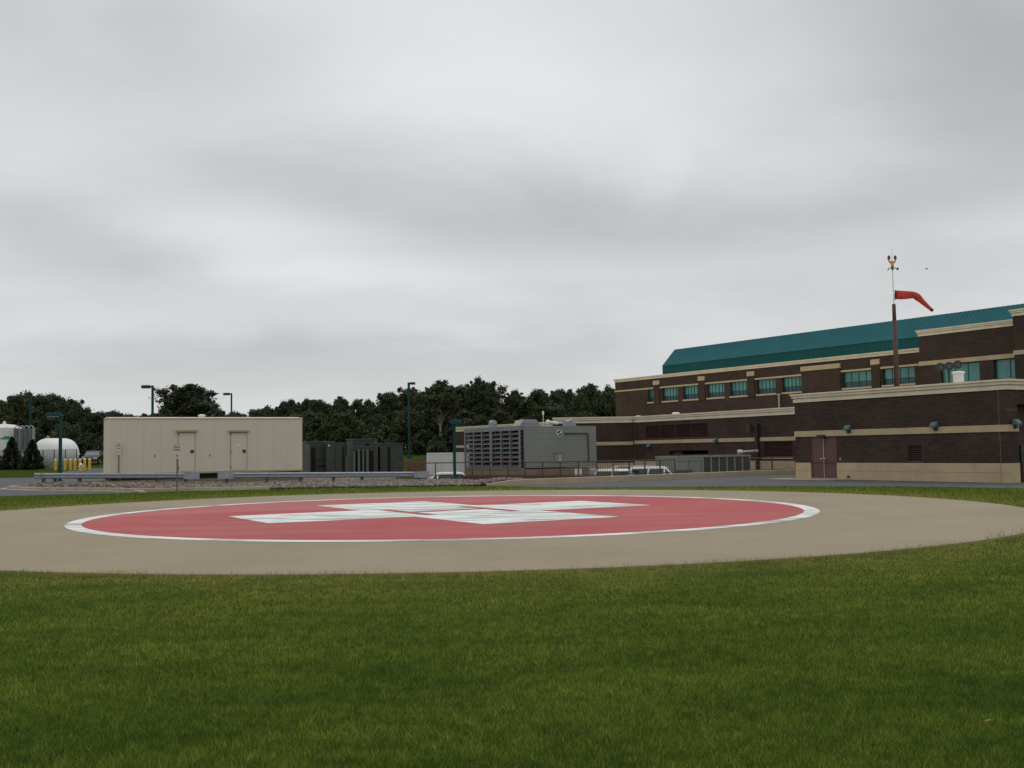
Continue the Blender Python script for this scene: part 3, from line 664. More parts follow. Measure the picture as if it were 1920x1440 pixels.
for c_, wd in [(-18.97, .46), (-12.15, .45), (-5.45, .44), (8.67, .42)]:
    hp(MB().box(c_ - wd, c_ + wd, -0.10, 0.05, 6.3, 8.268), 'pilaster', 'brick', MAIN)
    hp(MB().box(c_ - wd - .02, c_ + wd + .02, -0.13, 0.05, 8.27, 8.70), 'pilaster_cap', 'stone', MAIN)
hp(MB().box(0.76, 5.04, -0.14, 0.05, -0.5, 8.258), 'pier', 'brick', MAIN)
hp(MB().box(0.73, 5.07, -0.18, 0.05, 8.26, 8.66), 'pier_cap', 'stone', MAIN)
hp(MB().tube((-1.95, -0.12, 4.0), (-1.95, -0.12, 6.36), .1).tube((-1.75, -0.12, 6.36), (-2.15, -0.12, 6.36), .08), 'vent_pipe', 'grey_metal', MAIN)
# taller bays at the right
b = MB(); WB = [(16.5, 19.7), (20.84, 24.2)]
wall_face(b, 14.7, 23.1, -.5, 9.9, -2.5, [(16.5, 19.7, 6.2, 7.58), (20.84, 23.08, 6.2, 7.6)], .3)
b.quad((14.7, -2.5, -.5), (14.7, 20, -.5), (14.7, 20, 9.9), (14.7, -2.5, 9.9)); b.quad((14.7, -2.5, 9.9), (23.1, -2.5, 9.9), (23.1, 20, 9.9), (14.7, 20, 9.9))
hp(b, 'wall', 'brick', MAIN, label='brick wall of the taller right-hand bay')
cornice(MAIN, 14.7, 23.05, -2.5, 20, 10.34, 0.46, 'stone cornice of the taller right-hand bay')
hp(MB().box(14.66, 23.1, -2.55, -2.45, 7.62, 7.94), 'stone_band', 'stone', MAIN)
window(MAIN, 16.5, 19.7, 6.2, 7.58, -2.5, 3, 0); window(MAIN, 20.84, 23.08, 6.2, 7.6, -2.5, 2, 0)
b = MB().box(23.12, 34, -3.6, 20, -.5, 10.4); hp(b, 'wall', 'brick', MAIN, label='brick wall at the far right end')
cornice(MAIN, 23.12, 34, -3.6, 20, 10.86, 0.45); hp(MB().box(23.08, 34, -3.65, -3.55, 7.72, 8.02), 'stone_band', 'stone', MAIN)
# teal mansard with standing seams
RL, RR = -22.65, 36
b = MB().box(RL, RR, 4.0, 20, 9.0, 10.62); hp(b, 'roof_fascia', 'teal_fascia', MAIN, label='dark teal vertical skirt of the metal roof')
b = MB().prism([(4.0 - 0.06, 10.62), (5.82, 12.5), (18.2, 12.5), (20.06, 10.62)], RL, RR)
b.xform(Matrix(((0, 1, 0, 0), (1, 0, 0, 0), (0, 0, 1, 0), (0, 0, 0, 1))))
rf = hp(b, 'roof', 'teal_roof', MAIN, label='sloping teal standing-seam metal roof')
sm = MB()
k = RL + 0.05
while k < RR:
    sm.quad((k, 3.94, 10.62), (k + .04, 3.94, 10.62), (k + .04, 5.805, 12.52), (k, 5.805, 12.52)); sm.quad((k, 3.94, 10.62), (k, 5.805, 12.52), (k, 5.82, 12.49), (k, 3.96, 10.58)); sm.quad((k + .04, 3.94, 10.62), (k + .04, 5.805, 12.52), (k + .04, 5.82, 12.49), (k + .04, 3.96, 10.58))
    sm.box(k, k + .04, 3.97, 3.998, 9.3, 10.56); k += 0.42
hp(sm, 'roof_seams', 'teal_roof', MAIN, rf)

# ------------------------------------------------------------------ cooling tower (same axes as the hospital)
ctw = empty('cooling_tower', (0.48, 70, 0), HZ, 'grey cooling tower with dark louvred side and a blue round emblem', 'cooling tower')
def cp(b, name, m, parent=None, label=None, smooth=False):
    o = b.build(name, m, parent or ctw, smooth=smooth)
    if label: o['label'] = label
    return o
# local x along the louvred side (towards viewer at 0), y away to the right; louvred side faces -y, plain side faces +x
cp(MB().box(-7.95, 0.0, 0.3, 5.98, 0.5, 3.25), 'casing', 'grey_panel')
rb = MB()
for k in range(17): rb.box(0.0, 0.004, 0.02, 5.96, 0.58 + k * 0.16, 0.605 + k * 0.16)
cp(rb, 'siding_grooves', 'groove')
fr = MB().box(-8.0, 0.0, -0.05, 0.3, 2.98, 3.28).box(-8.0, 0.0, -0.05, 0.3, 0.42, 0.5)
for x in (-8.0, -4.14, -3.98, -0.12): fr.box(x, x + (.14 if x < -1 else .10), -0.06, 0.04, 0.5, 2.98)
cp(fr, 'louver_frame', 'tower_frame')
for c0 in (-7.86, -3.84):
    for j in range(1, 3):
        x = c0 + j * 3.72 / 3; cp(MB().box(x - .05, x + .05, -0.04, 0.2, 0.5, 2.98), 'mullion', 'tower_frame')
    sl = MB()
    for k in range(8):
        z = 0.52 + k * 0.308
        sl.poly([(c0, -0.03, z + .02), (c0 + 3.72, -0.03, z + .02), (c0 + 3.72, 0.2, z + .17), (c0, 0.2, z + .17), (c0, -0.02, z + .05), (c0 + 3.72, -0.02, z + .05), (c0 + 3.72, .22, z + .20), (c0, .22, z + .20)],
                [(0, 1, 2, 3), (7, 6, 5, 4), (0, 4, 5, 1), (3, 2, 6, 7)])
    cp(sl, 'louvers', 'louver_grey'); cp(MB().quad((c0, .29, .5), (c0 + 3.72, .29, .5), (c0 + 3.72, .29, 2.98), (c0, .29, 2.98)), 'dark_interior', 'dark_void')
cp(MB().box(-8.1, 0.12, 0.0, 6.05, -1.25, 0.415), 'basin', 'basin_wall', label='brown concrete basin wall under the tower')
em = cp(MB().lathe([(.235, 0), (.235, .03)], (0.03, 3.0, 2.76), 24, 'X'), 'emblem', 'white_paint', label='blue round emblem with white diagonal strokes')
cp(MB().lathe([(.195, .031), (.195, .038)], (0.03, 3.0, 2.76), 24, 'X'), 'emblem_field', 'logo_blue', em)
sb = MB(); c45 = Matrix.Translation((0, 3.0, 2.76)) @ Matrix.Rotation(R_(40), 4, 'X')
sb.box(.069, .073, -.17, -.035, -.025, .06).box(.069, .073, .02, .17, -.06, .025); sb.xform(c45); cp(sb, 'emblem_strokes', 'white_paint', em)
cp(MB().pipe([(.08, 3.42, 2.74), (.08, 5.27, 2.74), (.08, 5.3, 0.84)], .035), 'conduit', 'dark_metal')
hd = cp(MB().box(.0, .05, 2.63, 3.25, .88, 1.46), 'access_door', 'grey_panel'); cp(MB().box(.0, .1, 2.55, 3.33, 1.465, 1.50), 'door_hood', 'grey_metal', hd)
cp(MB().box(.051, .056, 2.93, 3.1, .93, 1.08).box(.051, .056, 2.95, 3.07, 1.15, 1.30), 'warning_label', 'warn_yellow', hd)
dk = MB().prism([(0.0, 3.26), (0.35, 3.70), (1.3, 3.70), (1.65, 3.26)], -0.6, -0.1)       # duct on the roof edge
dk.xform(Matrix(((0, 1, 0, 0), (1, 0, 0, 0), (0, 0, 1, 0), (0, 0, 0, 1)))); cp(dk, 'roof_duct', 'grey_metal')
cp(MB().box(-.095, -.06, .2, 1.45, 3.42, 3.5), 'duct_flange', 'galvanised')
cp(MB().box(-5.1, -4.6, .35, .85, 3.25, 3.5).lathe([(.2, 0), (.2, .5)], (-5.1, .6, 3.6), 14, 'X'), 'fan_motor', 'galvanised')
cp(MB().lathe([(.3, 3.25), (.3, 3.62), (.2, 3.66)], (-1.7, .9, 0)), 'vent_cap', 'warn_yellow'); cp(MB().box(-2.0, -.8, .5, 1.3, 3.25, 3.34), 'hatch', 'white_dirty')
cp(MB().lathe([(.02, -.17), (.12, -.12), (.17, 0), (.12, .12), (.02, .17)], (-.3, 2.35, 3.52), 12).tube((-.3, 2.5, 3.5), (-.3, 3.1, 3.45), .1).tube((-.3, 2.35, 3.25), (-.3, 2.35, 3.4), .05), 'white_valve', 'white_paint')
cp(MB().tube((-.4, 3.9, 3.25), (-.4, 3.9, 3.5), .3).tube((-.4, 3.75, 3.5), (-.4, 4.25, 3.6), .16).box(-.6, -.2, 4.1, 4.5, 3.25, 3.5), 'gear_drive', 'galvanised')
cp(MB().tube((-2.5, 3.3, 3.25), (-2.5, 3.3, 4.1), .02).tube((-2.5, 3.3, 4.1), (-2.5, 3.3, 4.35), .07), 'sensor_pole', 'white_paint')

# things on the yard in front of the tower
mb_ = MB().box(-.14, .14, -.1, .1, -1.2, -.1).box(-.19, .19, -.14, .14, -.1, .42)
o = mb_.build('meter_cabinet', 'white_dirty', loc=(4.15, 68.6, 0), rz=R_(30)); tag(o, 'small off-white meter cabinet before the grey cooling tower', 'cabinet')
o = MB().lathe([(.24, -1.2), (.26, -.9), (.26, -.3), (.3, -.25), (.26, -.2), (.26, .35), (.2, .42)], n=18).build('drum', 'grey_metal', loc=(5.15, 69.2, 0), smooth=False); tag(o, 'grey steel drum right of the off-white meter cabinet', 'drum')

# ------------------------------------------------------------------ brown yard railing
rail_path = [(-7.0, 64.4), (-3.4, 62.6), (-0.3, 60.6), (4.5, 57.6), (9.2, 60.9)]
rl = empty('railing', (-7.0, 64.4, 0), 0, 'long brown metal railing along the sunken yard by the cooling tower', 'railing')
top = MB(); posts = []; pick = MB(); org = Vector((-7.0, 64.4, 0))
ztop, zbot = 1.0, 0.28
for i, (p, q) in enumerate(zip(rail_path[:-1], rail_path[1:])):
    p = Vector((*p, 0)) - org; q = Vector((*q, 0)) - org; Ls = (q - p).length; d = (q - p) / Ls
    for z, r_ in ((ztop, .03), (zbot, .025)): top.tube(p + Vector((0, 0, z)), q + Vector((0, 0, z)), r_, n=6)
    k = 0.0; sp = Ls / max(1, round(Ls / 1.25))
    for j in range(round(Ls / sp) + (1 if i == 3 else 0)): posts.append(p + d * sp * j)
    if i >= 2:
        npk = int(Ls / 0.16)
        for j in range(npk):
            c_ = p + d * (Ls * (j + .5) / npk); pick.tube(c_ + Vector((0, 0, zbot)), c_ + Vector((0, 0, ztop)), .009, n=4, caps=False)
top.build('rail', 'rail_brown', rl); pk = pick.build('pickets', 'rail_brown', rl)
for c_ in posts: MB().box(-.03, .03, -.03, .03, -1.2, ztop + .02).build('post', 'rail_brown', rl, loc=c_)
MB().tube((0, 0, -.1), (0, 0, -.05), .01)
kw = MB(); P = [Vector((*p, 0)) - org for p in [(-3.0, 62.4)] + rail_path[2:4]]
for p, q in zip(P[:-1], P[1:]):
    d = (q - p).normalized(); nn = Vector((-d.y, d.x, 0)) * .1
    a0, a1 = p, q
    kw.poly([(*(a0 - nn).xy, -1.25), (*(a0 + nn).xy, -1.25), (*(a0 + nn).xy, .24), (*(a0 - nn).xy, .24), (*(a1 - nn).xy, -1.25), (*(a1 + nn).xy, -1.25), (*(a1 + nn).xy, .24), (*(a1 - nn).xy, .24)],
            [(0, 1, 2, 3), (7, 6, 5, 4), (0, 3, 7, 4), (1, 5, 6, 2), (3, 2, 6, 7), (0, 4, 5, 1)])
kw.build('kick_wall', 'rail_brown', rl)
r2 = empty('railing', (14.6, 66.6, 0), 0, 'short brown railing between the chiller and the brick front wing', 'railing')
for z in (.95, .2): MB().tube((0, 0, z), (3.6, 2.4, z), .028, n=6).build('rail', 'rail_brown', r2)
for k in range(3): MB().box(-.03, .03, -.03, .03, -.3, .97).build('post', 'rail_brown', r2, loc=(1.8 * k, 1.2 * k, 0))
pk = MB()
for j in range(26): pk.tube((3.6 * (j + .5) / 26, 2.4 * (j + .5) / 26, .2), (3.6 * (j + .5) / 26, 2.4 * (j + .5) / 26, .95), .008, n=4, caps=False)
pk.build('pickets', 'rail_brown', r2)

# ------------------------------------------------------------------ chiller
chx0, chy0, chx1, chy1 = 10.45, 68.6, 15.9, 71.6
chL = math.hypot(chx1 - chx0, chy1 - chy0); cha = math.atan2(chy1 - chy0, chx1 - chx0)
ch = empty('chiller', (chx0, chy0, -1.2), cha, 'long low grey air-cooled chiller with dark coil panels', 'chiller')
MB().box(0, chL, 0, 2.2, 0, 0.2).build('base_frame', 'dark_metal', ch)
MB().box(0, 2.15, 0.0, 2.2, 0.2, 2.22).build('control_cabinet', 'chiller_panel', ch)
MB().box(1.0, 1.02, -.008, -.001, .25, 2.1).box(2.02, 2.04, -.008, -.001, .25, 2.1).box(0.05, 2.1, -.01, -.001, 1.98, 2.0).build('cabinet_seams', 'dark_metal', ch)
MB().box(2.15, chL, 0.04, 2.16, 0.2, 2.2).build('coil_body', 'coil_dark', ch)
for k in range(7):
    x = 2.15 + (chL - 2.25) * k / 6; MB().box(x, x + .1, 0, 2.2, 0.2, 2.22).build('coil_post', 'chiller_panel', ch)
MB().box(-.02, chL + .02, -.02, 2.22, 2.22, 2.34).build('top_deck', 'chiller_panel', ch)
for k in range(6):
    MB().lathe([(.36, 2.34), (.36, 2.42), (.33, 2.42)], (0.8 + k * (chL - 1.2) / 5.3, 1.1, 0), 16).build('fan_shroud', 'dark_metal', ch)
pv = MB().pipe([(0, 0, -1.2), (0, 0, .2), (.1, 0, .35), (1.4, .3, .42)], .1, 10).lathe([(.02, -.2), (.2, -.16), (.2, .16), (.02, .2)], (.05, 0, .33), 12, 'X')
o = pv.build('pipe', 'bright_metal', loc=(15.9, 75.2, 0.95)); tag(o, 'pale metal-clad pipe elbow behind the far end of the chiller', 'pipe')
# pallets/crates with dark slats before the chiller
ck = empty('crate', (9.75, 64.1, -1.2), cha, 'dark slatted crate at the left end of the grey chiller', 'crate')
for z in (0.1, .55, 1.0): MB().box(0, 1.15, 0, .05, z, z + .1).box(0, 1.15, .75, .8, z, z + .1).build('rail', 'dark_metal', ck)
for k in range(8): MB().box(k * .155, k * .155 + .09, -.025, 0.0, 0, 1.52).build('slat', 'dark_metal', ck)

# ------------------------------------------------------------------ vehicles
def make_car(name, label, cat, loc, rz, paint, Lc=4.7, H=1.72, Wd=1.85, wag=True, group=None, glass='car_glass'):
    c = empty(name, loc, rz, label, cat, group)
    hb = 0.95
    # body side outline (x forward)
    f, r_ = Lc / 2, -Lc / 2
    low = [(r_, .35), (r_ + .02, hb - .05), (r_ + .1, hb), (f - 1.25, hb), (f - .15, hb - .12), (f, hb - .35), (f, .35)]
    body = MB().prism(low, -Wd / 2, Wd / 2)
    gh = [(r_ + .12, hb), (r_ + (.30 if wag else .9), H - .05), (r_ + (.5 if wag else 1.2), H), (f - 2.05, H), (f - 1.85, H - .06), (f - 1.2, hb)]
    yo, yi = Wd / 2 - .03, Wd / 2 - .22
    def yy(z): return yo + (yi - yo) * (z - hb) / (H - hb)
    k = len(gh)
    body.poly([(x, -yy(z), z) for x, z in gh] + [(x, yy(z), z) for x, z in gh], [tuple(range(k)), tuple(range(2 * k - 1, k - 1, -1))] + [(i, k + i, k + (i + 1) % k, (i + 1) % k) for i in range(k)])
    bo = body.build('body', paint, c, bevel=.04)
    zt_, zb_ = H - .12, hb + .04
    def edge_x(side, z):            # x of greenhouse end at height z
        if side < 0: a_, b_ = gh[0], gh[1]
        else: a_, b_ = gh[5], gh[4]
        return a_[0] + (b_[0] - a_[0]) * (z - a_[1]) / (b_[1] - a_[1])
    cuts_b = [edge_x(-1, zb_) + .12, r_ + 1.35, r_ + 2.4, edge_x(1, zb_) - .14]; cuts_t = [edge_x(-1, zt_) + .08, r_ + 1.45, r_ + 2.42, edge_x(1, zt_) - .06]
    for s_ in (-1, 1):
        for i in range(3):
            g0, g1 = .05, .05
            w_ = MB().quad((cuts_b[i] + g0, s_ * (yy(zb_) + .006), zb_), (cuts_b[i + 1] - g1, s_ * (yy(zb_) + .006), zb_), (cuts_t[i + 1] - g1, s_ * (yy(zt_) + .006), zt_), (cuts_t[i] + g0, s_ * (yy(zt_) + .006), zt_))
            w_.build('side_window', glass, c)
    for nm, sd_ in (('windscreen', 1), ('rear_window', -1)):
        x0, x1 = edge_x(sd_, zb_) + sd_ * .008, edge_x(sd_, zt_) + sd_ * .008
        MB().quad((x0, -yy(zb_) + .12, zb_), (x0, yy(zb_) - .12, zb_), (x1, yy(zt_) - .1, zt_), (x1, -yy(zt_) + .1, zt_)).build(nm, 'windscreen' if sd_ > 0 else glass, c)
    for sx in (r_ + .95, f - .95):
        for s_ in (-1, 1):
            wh = MB().lathe([(.2, -.1), (.33, -.1), (.34, 0), (.33, .1), (.2, .1)], (0, 0, 0), 20, 'Y').build('wheel', 'rubber', c, loc=(sx, s_ * (Wd / 2 - .08), .34))
            MB().lathe([(.05, -.105), (.2, -.102), (.2, .102), (.05, .105)], (0, 0, 0), 16, 'Y').build('rim', 'bright_metal', wh)
    for s_ in (-1, 1):
        MB().box(f - .06, f + .012, s_ * .6 - .18, s_ * .6 + .18, .62, .76).build('headlight', 'white_paint', c)
        MB().box(r_ - .012, r_ + .05, s_ * .72 - .1, s_ * .72 + .1, .7, .92).build('tail_light', 'stripe_red', c)
        MB().box(f - 1.5, f - 1.36, s_ * (Wd / 2 + .1) - .08, s_ * (Wd / 2 + .1) + .08, hb, hb + .14).build('mirror', paint, c)
    return c
G_ = 'white vehicles parked in the sunken yard'
make_car('parked_car', 'white car whose arched roof shows behind the gravel and teal lamp', 'car', (-4.4, 65.5, -1.2), R_(182), 'car_white', 4.4, 1.60, 1.8, False, G_)
make_car('parked_car', 'white sport utility car behind the railing, nearest the grey drum', 'car', (6.65, 63.9, -1.2), R_(-32), 'car_white', 3.7, 1.66, 1.85, True, G_)
make_car('parked_car', 'longer white sport utility car right beside the chiller', 'car', (9.25, 66.9, -1.2), R_(-10), 'car_white', 4.4, 1.72, 1.9, True, G_)
mat('van_tan', (0.34, 0.27, 0.21), 0.5, 0.08, 1.5)
vn = empty('parked_van', (9.6, 79.0, -1.32), R_(8), 'pale tan van with red stripes mostly hidden behind the white sport utility cars', 'van')
MB().prism([(-2.3, .3), (-2.3, 1.6), (-2.0, 1.74), (1.4, 1.72), (2.0, 1.2), (2.5, 1.0), (2.55, .3)], -.95, .95).build('body', 'van_tan', vn, bevel=.06)
MB().box(-2.25, 1.3, -.962, -.952, 1.5, 1.62).build('stripe', 'stripe_red', vn); MB().box(.1, 1.2, -.966, -.952, 1.1, 1.45).build('side_window', 'car_glass', vn)
for sx in (-1.4, 1.5):
    for s_ in (-1, 1): MB().lathe([(.2, -.1), (.33, -.1), (.33, .1), (.2, .1)], n=18, axis='Y').build('wheel', 'rubber', vn, loc=(sx, s_ * .88, .33))
make_car('parked_car', 'dark red car parked beyond the yellow bollards', 'car', (-46.3, 118, .85), R_(-80), 'car_dark_red', 4.6, 1.5, 1.8, False, glass='windscreen')

tl = empty('box_trailer', (-6.3, 78.2, -1.2), R_(2), 'plain white box trailer beside the louvred cooling tower', 'trailer')
MB().box(0, 5.2, 0, 2.2, .55, 2.75).build('box', 'white_dirty', tl, bevel=.03)
MB().box(-.02, 5.22, -.02, 2.22, 2.70, 2.78).box(-.03, .05, -.03, .05, .5, 2.7).box(5.15, 5.23, -.03, .05, .5, 2.7).build('trim', 'white_paint', tl)
MB().box(-.6, 5.2, .6, 1.6, .42, .55).build('chassis', 'dark_metal', tl)
for s_ in (0.1, 2.1): MB().lathe([(.18, -.1), (.34, -.1), (.34, .1), (.18, .1)], n=18, axis='Y').build('wheel', 'rubber', tl, loc=(2.6, s_, .34))

# ------------------------------------------------------------------ generator enclosure
ea = math.atan2(.453, .891)
en = empty('generator_enclosure', (-22.66, 60, 0), ea, 'large cream metal equipment enclosure with two plain doors', 'enclosure')
EW, ED, EZ0, EZ1 = 11.04, 3.0, 0.62, 3.84
def ep(b, name, m, parent=None, bevel=0): return b.build(name, m, parent or en, bevel=bevel)
ep(MB().box(0, EW, 0, ED, EZ0, EZ1), 'shell', 'cream_panel')
ep(MB().box(.1, EW - .1, .08, ED - .08, 0.32, EZ0), 'base_tank', 'dark_void'); ep(MB().box(-.1, EW + .1, .02, ED + .1, -0.05, 0.318), 'plinth', 'basin_wall')
ep(MB().poly([(-.05, -.05, EZ1), (EW + .05, -.05, EZ1), (EW + .05, ED + .05, EZ1), (-.05, ED + .05, EZ1), (-.05, ED / 2, EZ1 + .1), (EW + .05, ED / 2, EZ1 + .1)], [(0, 1, 5, 4), (3, 4, 5, 2), (0, 4, 3), (1, 2, 5), (0, 3, 2, 1)]), 'roof', 'cream_panel')
ep(MB().box(-.03, EW + .03, -.03, -.002, EZ1 - .07, EZ1 - .005), 'eave_trim', 'cream_panel')
sm = MB()
for x in [.92, 1.84, 2.76, 5.75, 8.35, 9.25, 10.15]: sm.box(x - .006, x + .006, -.006, -.001, EZ0, EZ1 - .08)
sm.box(-.006, -.001, 1.0, 1.012, EZ0, EZ1 - .08).box(-.006, -.001, 2.0, 2.012, EZ0, EZ1 - .08)
ep(sm, 'panel_seams', 'panel_seam')
ep(MB().box(0, EW, -.04, -.002, EZ0, EZ0 + .1), 'skid_rail', 'cream_trim')
for d0, d1, z0, z1 in ((3.75, 4.66, .78, 2.97), (6.75, 7.66, .76, 2.95)):
    D = ep(MB().box(d0, d1, -.03, -.004, z0, z1), 'door', 'cream_panel')
    ep(MB().box(d0 - .03, d0 - .005, -.035, -.004, z0, z1 + .03).box(d1 + .005, d1 + .03, -.035, -.004, z0, z1 + .03).box(d0 - .005, d1 + .005, -.035, -.004, z1 + .004, z1 + .03), 'frame', 'cream_trim', D)
    ep(MB().box(d0 - .14, d1 + .12, -.16, -.004, z1 + .05, z1 + .16), 'rain_hood', 'cream_trim', D)
    ep(MB().box(d1 - .24, d1 - .06, -.07, -.031, z0 + 1.03, z0 + 1.20).tube((d1 - .22, -.06, z0 + 1.16), (d1 - .08, -.06, z0 + 1.16), .02), 'handle', 'dark_metal', D)
    for h_ in (.12, 1.05, 2.05): ep(MB().box(d0 - .025, d0 + .02, -.05, -.031, z0 + h_, z0 + h_ + .1), 'hinge', 'dark_metal', D)
ep(MB().box(7.14, 7.27, -.034, -.031, 2.2, 2.27), 'notice', 'white_paint', D)
ep(MB().lathe([(.2, 0), (.2, .1), (.26, .12), (.1, .2)], (5.3, 1.3, EZ1 + .06)), 'roof_vent', 'white_dirty')
ep(MB().lathe([(.08, 0), (.08, .12)], (4.1, 1.2, EZ1 + .06)), 'roof_stub', 'dark_metal')
ep(MB().box(2.42, 2.47, -.02, -.001, 1.62, 1.72).box(5.5, 5.55, -.02, -.001, 1.6, 1.7), 'bolt_plate', 'dark_metal')

# ------------------------------------------------------------------ dark green transformers
GT = 'dark green electrical cabinets beside the cream enclosure'
def cabinet(loc, rz, W, Dp, H, label, feats):
    """steel cabinet; feats = panels, fins and openings on the front: (kind, x0, x1, z0, z1)"""
    t = empty('transformer', loc, rz, label, 'transformer', GT); y = -Dp / 2
    MB().box(-W / 2, W / 2, y, -y, .0, .12).build('plinth', 'kerb', t)
    MB().box(-W / 2, W / 2, y, -y, .12, H).build('tank', 'green_box', t, bevel=.02)
    MB().box(-W / 2 - .06, W / 2 + .06, y - .06, -y + .06, H, H + .06).build('lid', 'green_box_light', t)
    for kind, x0, x1, z0, z1 in feats:
        if kind == 'fin': MB().box(x0, x1, y - .45, y - .002, z0, z1).build('radiator_fin', 'green_box_light', t, bevel=.015)
        elif kind == 'gap': MB().box(x0, x1, y - .006, y - .001, z0, z1).build('opening', 'dark_void', t)
        elif kind == 'door':
            d_ = MB().box(x0, x1, y - .05, y - .002, z0, z1).build('door', 'green_box', t, bevel=.01)
            MB().box(x1 - .12, x1 - .08, y - .09, y - .051, (z0 + z1) / 2 - .1, (z0 + z1) / 2 + .1).build('handle', 'dark_metal', d_)
        elif kind == 'step': MB().box(x0, x1, y - .16, y - .002, z0, z1).build('panel', 'green_box', t, bevel=.01)
        elif kind == 'trim': MB().box(x0, x1, y - .08, y - .002, z0, z1).build('corner_trim', 'green_box_light', t)
    return t
FZ = R_(24)
cabinet((-14.05, 77.0, 0.05), FZ, 1.95, 1.7, 2.42, 'dark green cabinet partly behind the cream enclosure, stepped front panels', [('trim', -.97, -.8, .15, 2.3), ('gap', -.72, -.40, .15, 2.05), ('door', -.3, .85, 1.15, 2.25), ('step', -.3, .85, .75, 1.08), ('step', -.3, .85, .2, .62)])
cabinet((-12.6, 76.0, 0.05), R_(6), 1.30, 1.4, 2.30, 'dark green cabinet, second right of the cream enclosure with a white gauge', [('door', -.6, -.02, .2, 2.1), ('door', .02, .45, .2, 2.1), ('gap', .5, .62, .2, 2.1)])
cabinet((-11.1, 78.4, 0.05), FZ, 1.8, 1.8, 2.58, 'tallest dark green cabinet, at the back of the row', [('door', -.85, -.02, .2, 2.4), ('gap', .05, .3, .2, 2.3), ('trim', .7, .88, .2, 2.5)])
cabinet((-10.45, 75.4, 0.05), R_(10), 1.75, 1.5, 2.0, 'lower dark green transformer with pale upright cooling fins', [('fin', -.85, -.70, .25, 1.72), ('fin', -.55, -.37, .25, 1.86), ('fin', -.24, -.10, .25, 1.86), ('fin', .04, .20, .25, 1.86), ('gap', -.69, -.25, .2, 1.8), ('gap', .28, .56, .2, 1.75), ('door', .6, .86, .2, 1.85)])
cabinet((-8.95, 76.6, 0.05), FZ, 1.75, 1.6, 2.2, 'dark green cabinet at the right end of the row', [('door', -.85, -.35, .2, 2.0), ('gap', -.3, -.12, .2, 2.0), ('door', -.08, .85, .2, 2.08)])
kn = MB().lathe([(.03, -.06), (.07, 0), (.03, .06)], (-12.95, 75.2, 2.2), 10, 'Y').build('knob', 'white_paint', None); kn.name = 'gauge_dial'
tag(kn, 'small round white gauge on the dark green cabinet', 'gauge')

# ------------------------------------------------------------------ guard rails
def guardrail(path_a, path_b, post_ts, label, flare):
    g_ = empty('guardrail', path_a, 0, label, 'guardrail', 'galvanised guardrails in front of the cream enclosure')
    A, B = Vector(path_a), Vector(path_b); d = B - A; Lg = d.xy.length; a_ = math.atan2(d.y, d.x); g_.rotation_euler = (0, 0, a_)
    dz = (B.z - A.z) / Lg
    prof = [(0.0, -.155), (-.02, -.15), (-.08, -.10), (-.085, -.07), (-.02, -.02), (-.02, .02), (-.085, .07), (-.08, .10), (-.02, .15), (0.0, .155)]   # y, z of the W beam
    n_ = 40; pts = []; fs = []
    for i in range(n_ + 1):
        x = Lg * i / n_
        yo = 0.0
        if flare < 0 and x < 1.6: yo = 0.12 * (1 - x / 1.6) ** 2
        for yb, zb_ in prof: pts.append((x, yb + yo, zb_ + dz * x))
    m_ = len(prof)
    for i in range(n_):
        for k in range(m_ - 1): fs.append((i * m_ + k, i * m_ + k + 1, (i + 1) * m_ + k + 1, (i + 1) * m_ + k))
    bm_ = MB().poly(pts, fs).build('beam', 'galvanised', g_, smooth=False)
    sd_ = bm_.modifiers.new('solid', 'SOLIDIFY'); sd_.thickness = .006
    for t_ in post_ts:
        x = Lg * t_
        MB().box(x - .11, x + .11, .012, .16, dz * x - .18, dz * x + .15).build('block', 'post_wood', g_)
        MB().box(x - .08, x + .08, .161, .33, -A.z - .05, dz * x + .17).build('post', 'post_wood', g_)
    for x, s_ in ((0, -1), (Lg, 1)):
        if (s_ < 0 and flare >= 0) or (s_ > 0 and True):
            e_ = MB().poly([(x - s_ * .75, -.10, dz * x - .16), (x - s_ * .55, -.11, dz * x - .19), (x + s_ * .12, -.12, dz * x - .2), (x + s_ * .12, -.12, dz * x + .2), (x - s_ * .55, -.11, dz * x + .19), (x - s_ * .75, -.10, dz * x + .16)], [(0, 1, 2, 3, 4, 5)]).build('end_shoe', 'galvanised', g_)
            q_ = e_.modifiers.new('solid', 'SOLIDIFY'); q_.thickness = .02
    return g_
guardrail((-26.45, 59.0, .672), (-17.58, 59.6, .536), [.05, .12, .27, .51, .74, .92], 'galvanised guardrail at the left, ending before the black gap', -1)
guardrail((-16.39, 59.8, .520), (-5.02, 62.0, .36), [.03, .22, .38, .54, .68, .96], 'galvanised guardrail at the right, reaching the white car', 0)

# ------------------------------------------------------------------ signs
def sign(loc, rz, zt, h, wd, zpost, label, lines):
    s = empty('parking_sign', loc, rz, label, 'sign', 'white notice signs with red lettering')
    MB().box(-.03, .03, .012, .05, zpost, zt).build('post', 'post_wood', s)
    pl = MB().box(-wd / 2, wd / 2, 0, .01, zt - h, zt).build('panel', 'sign_white', s)
    rd = MB().box(-wd / 2 + .015, wd / 2 - .015, -.003, -.0005, zt - .05, zt - .025)
    for k, (z, x0, x1, hh) in enumerate(lines):
        x = x0
        rr = random.Random(k)
        while x < x1:
            ww = rr.uniform(.03, .05); rd.box(x, min(x + ww, x1), -.003, -.0005, zt - z - hh, zt - z); x += ww + .016
    rd.build('lettering', 'sign_red', pl)
    return s
sign((-15.9, 50.55, 0), R_(-12), 2.21, .70, .42, -.1, 'white sign with red lettering on a post at the grass edge, nearer the doors',
     [(.10, -.17, .16, .09), (.23, -.17, .17, .09), (.50, -.05, .06, .10)])
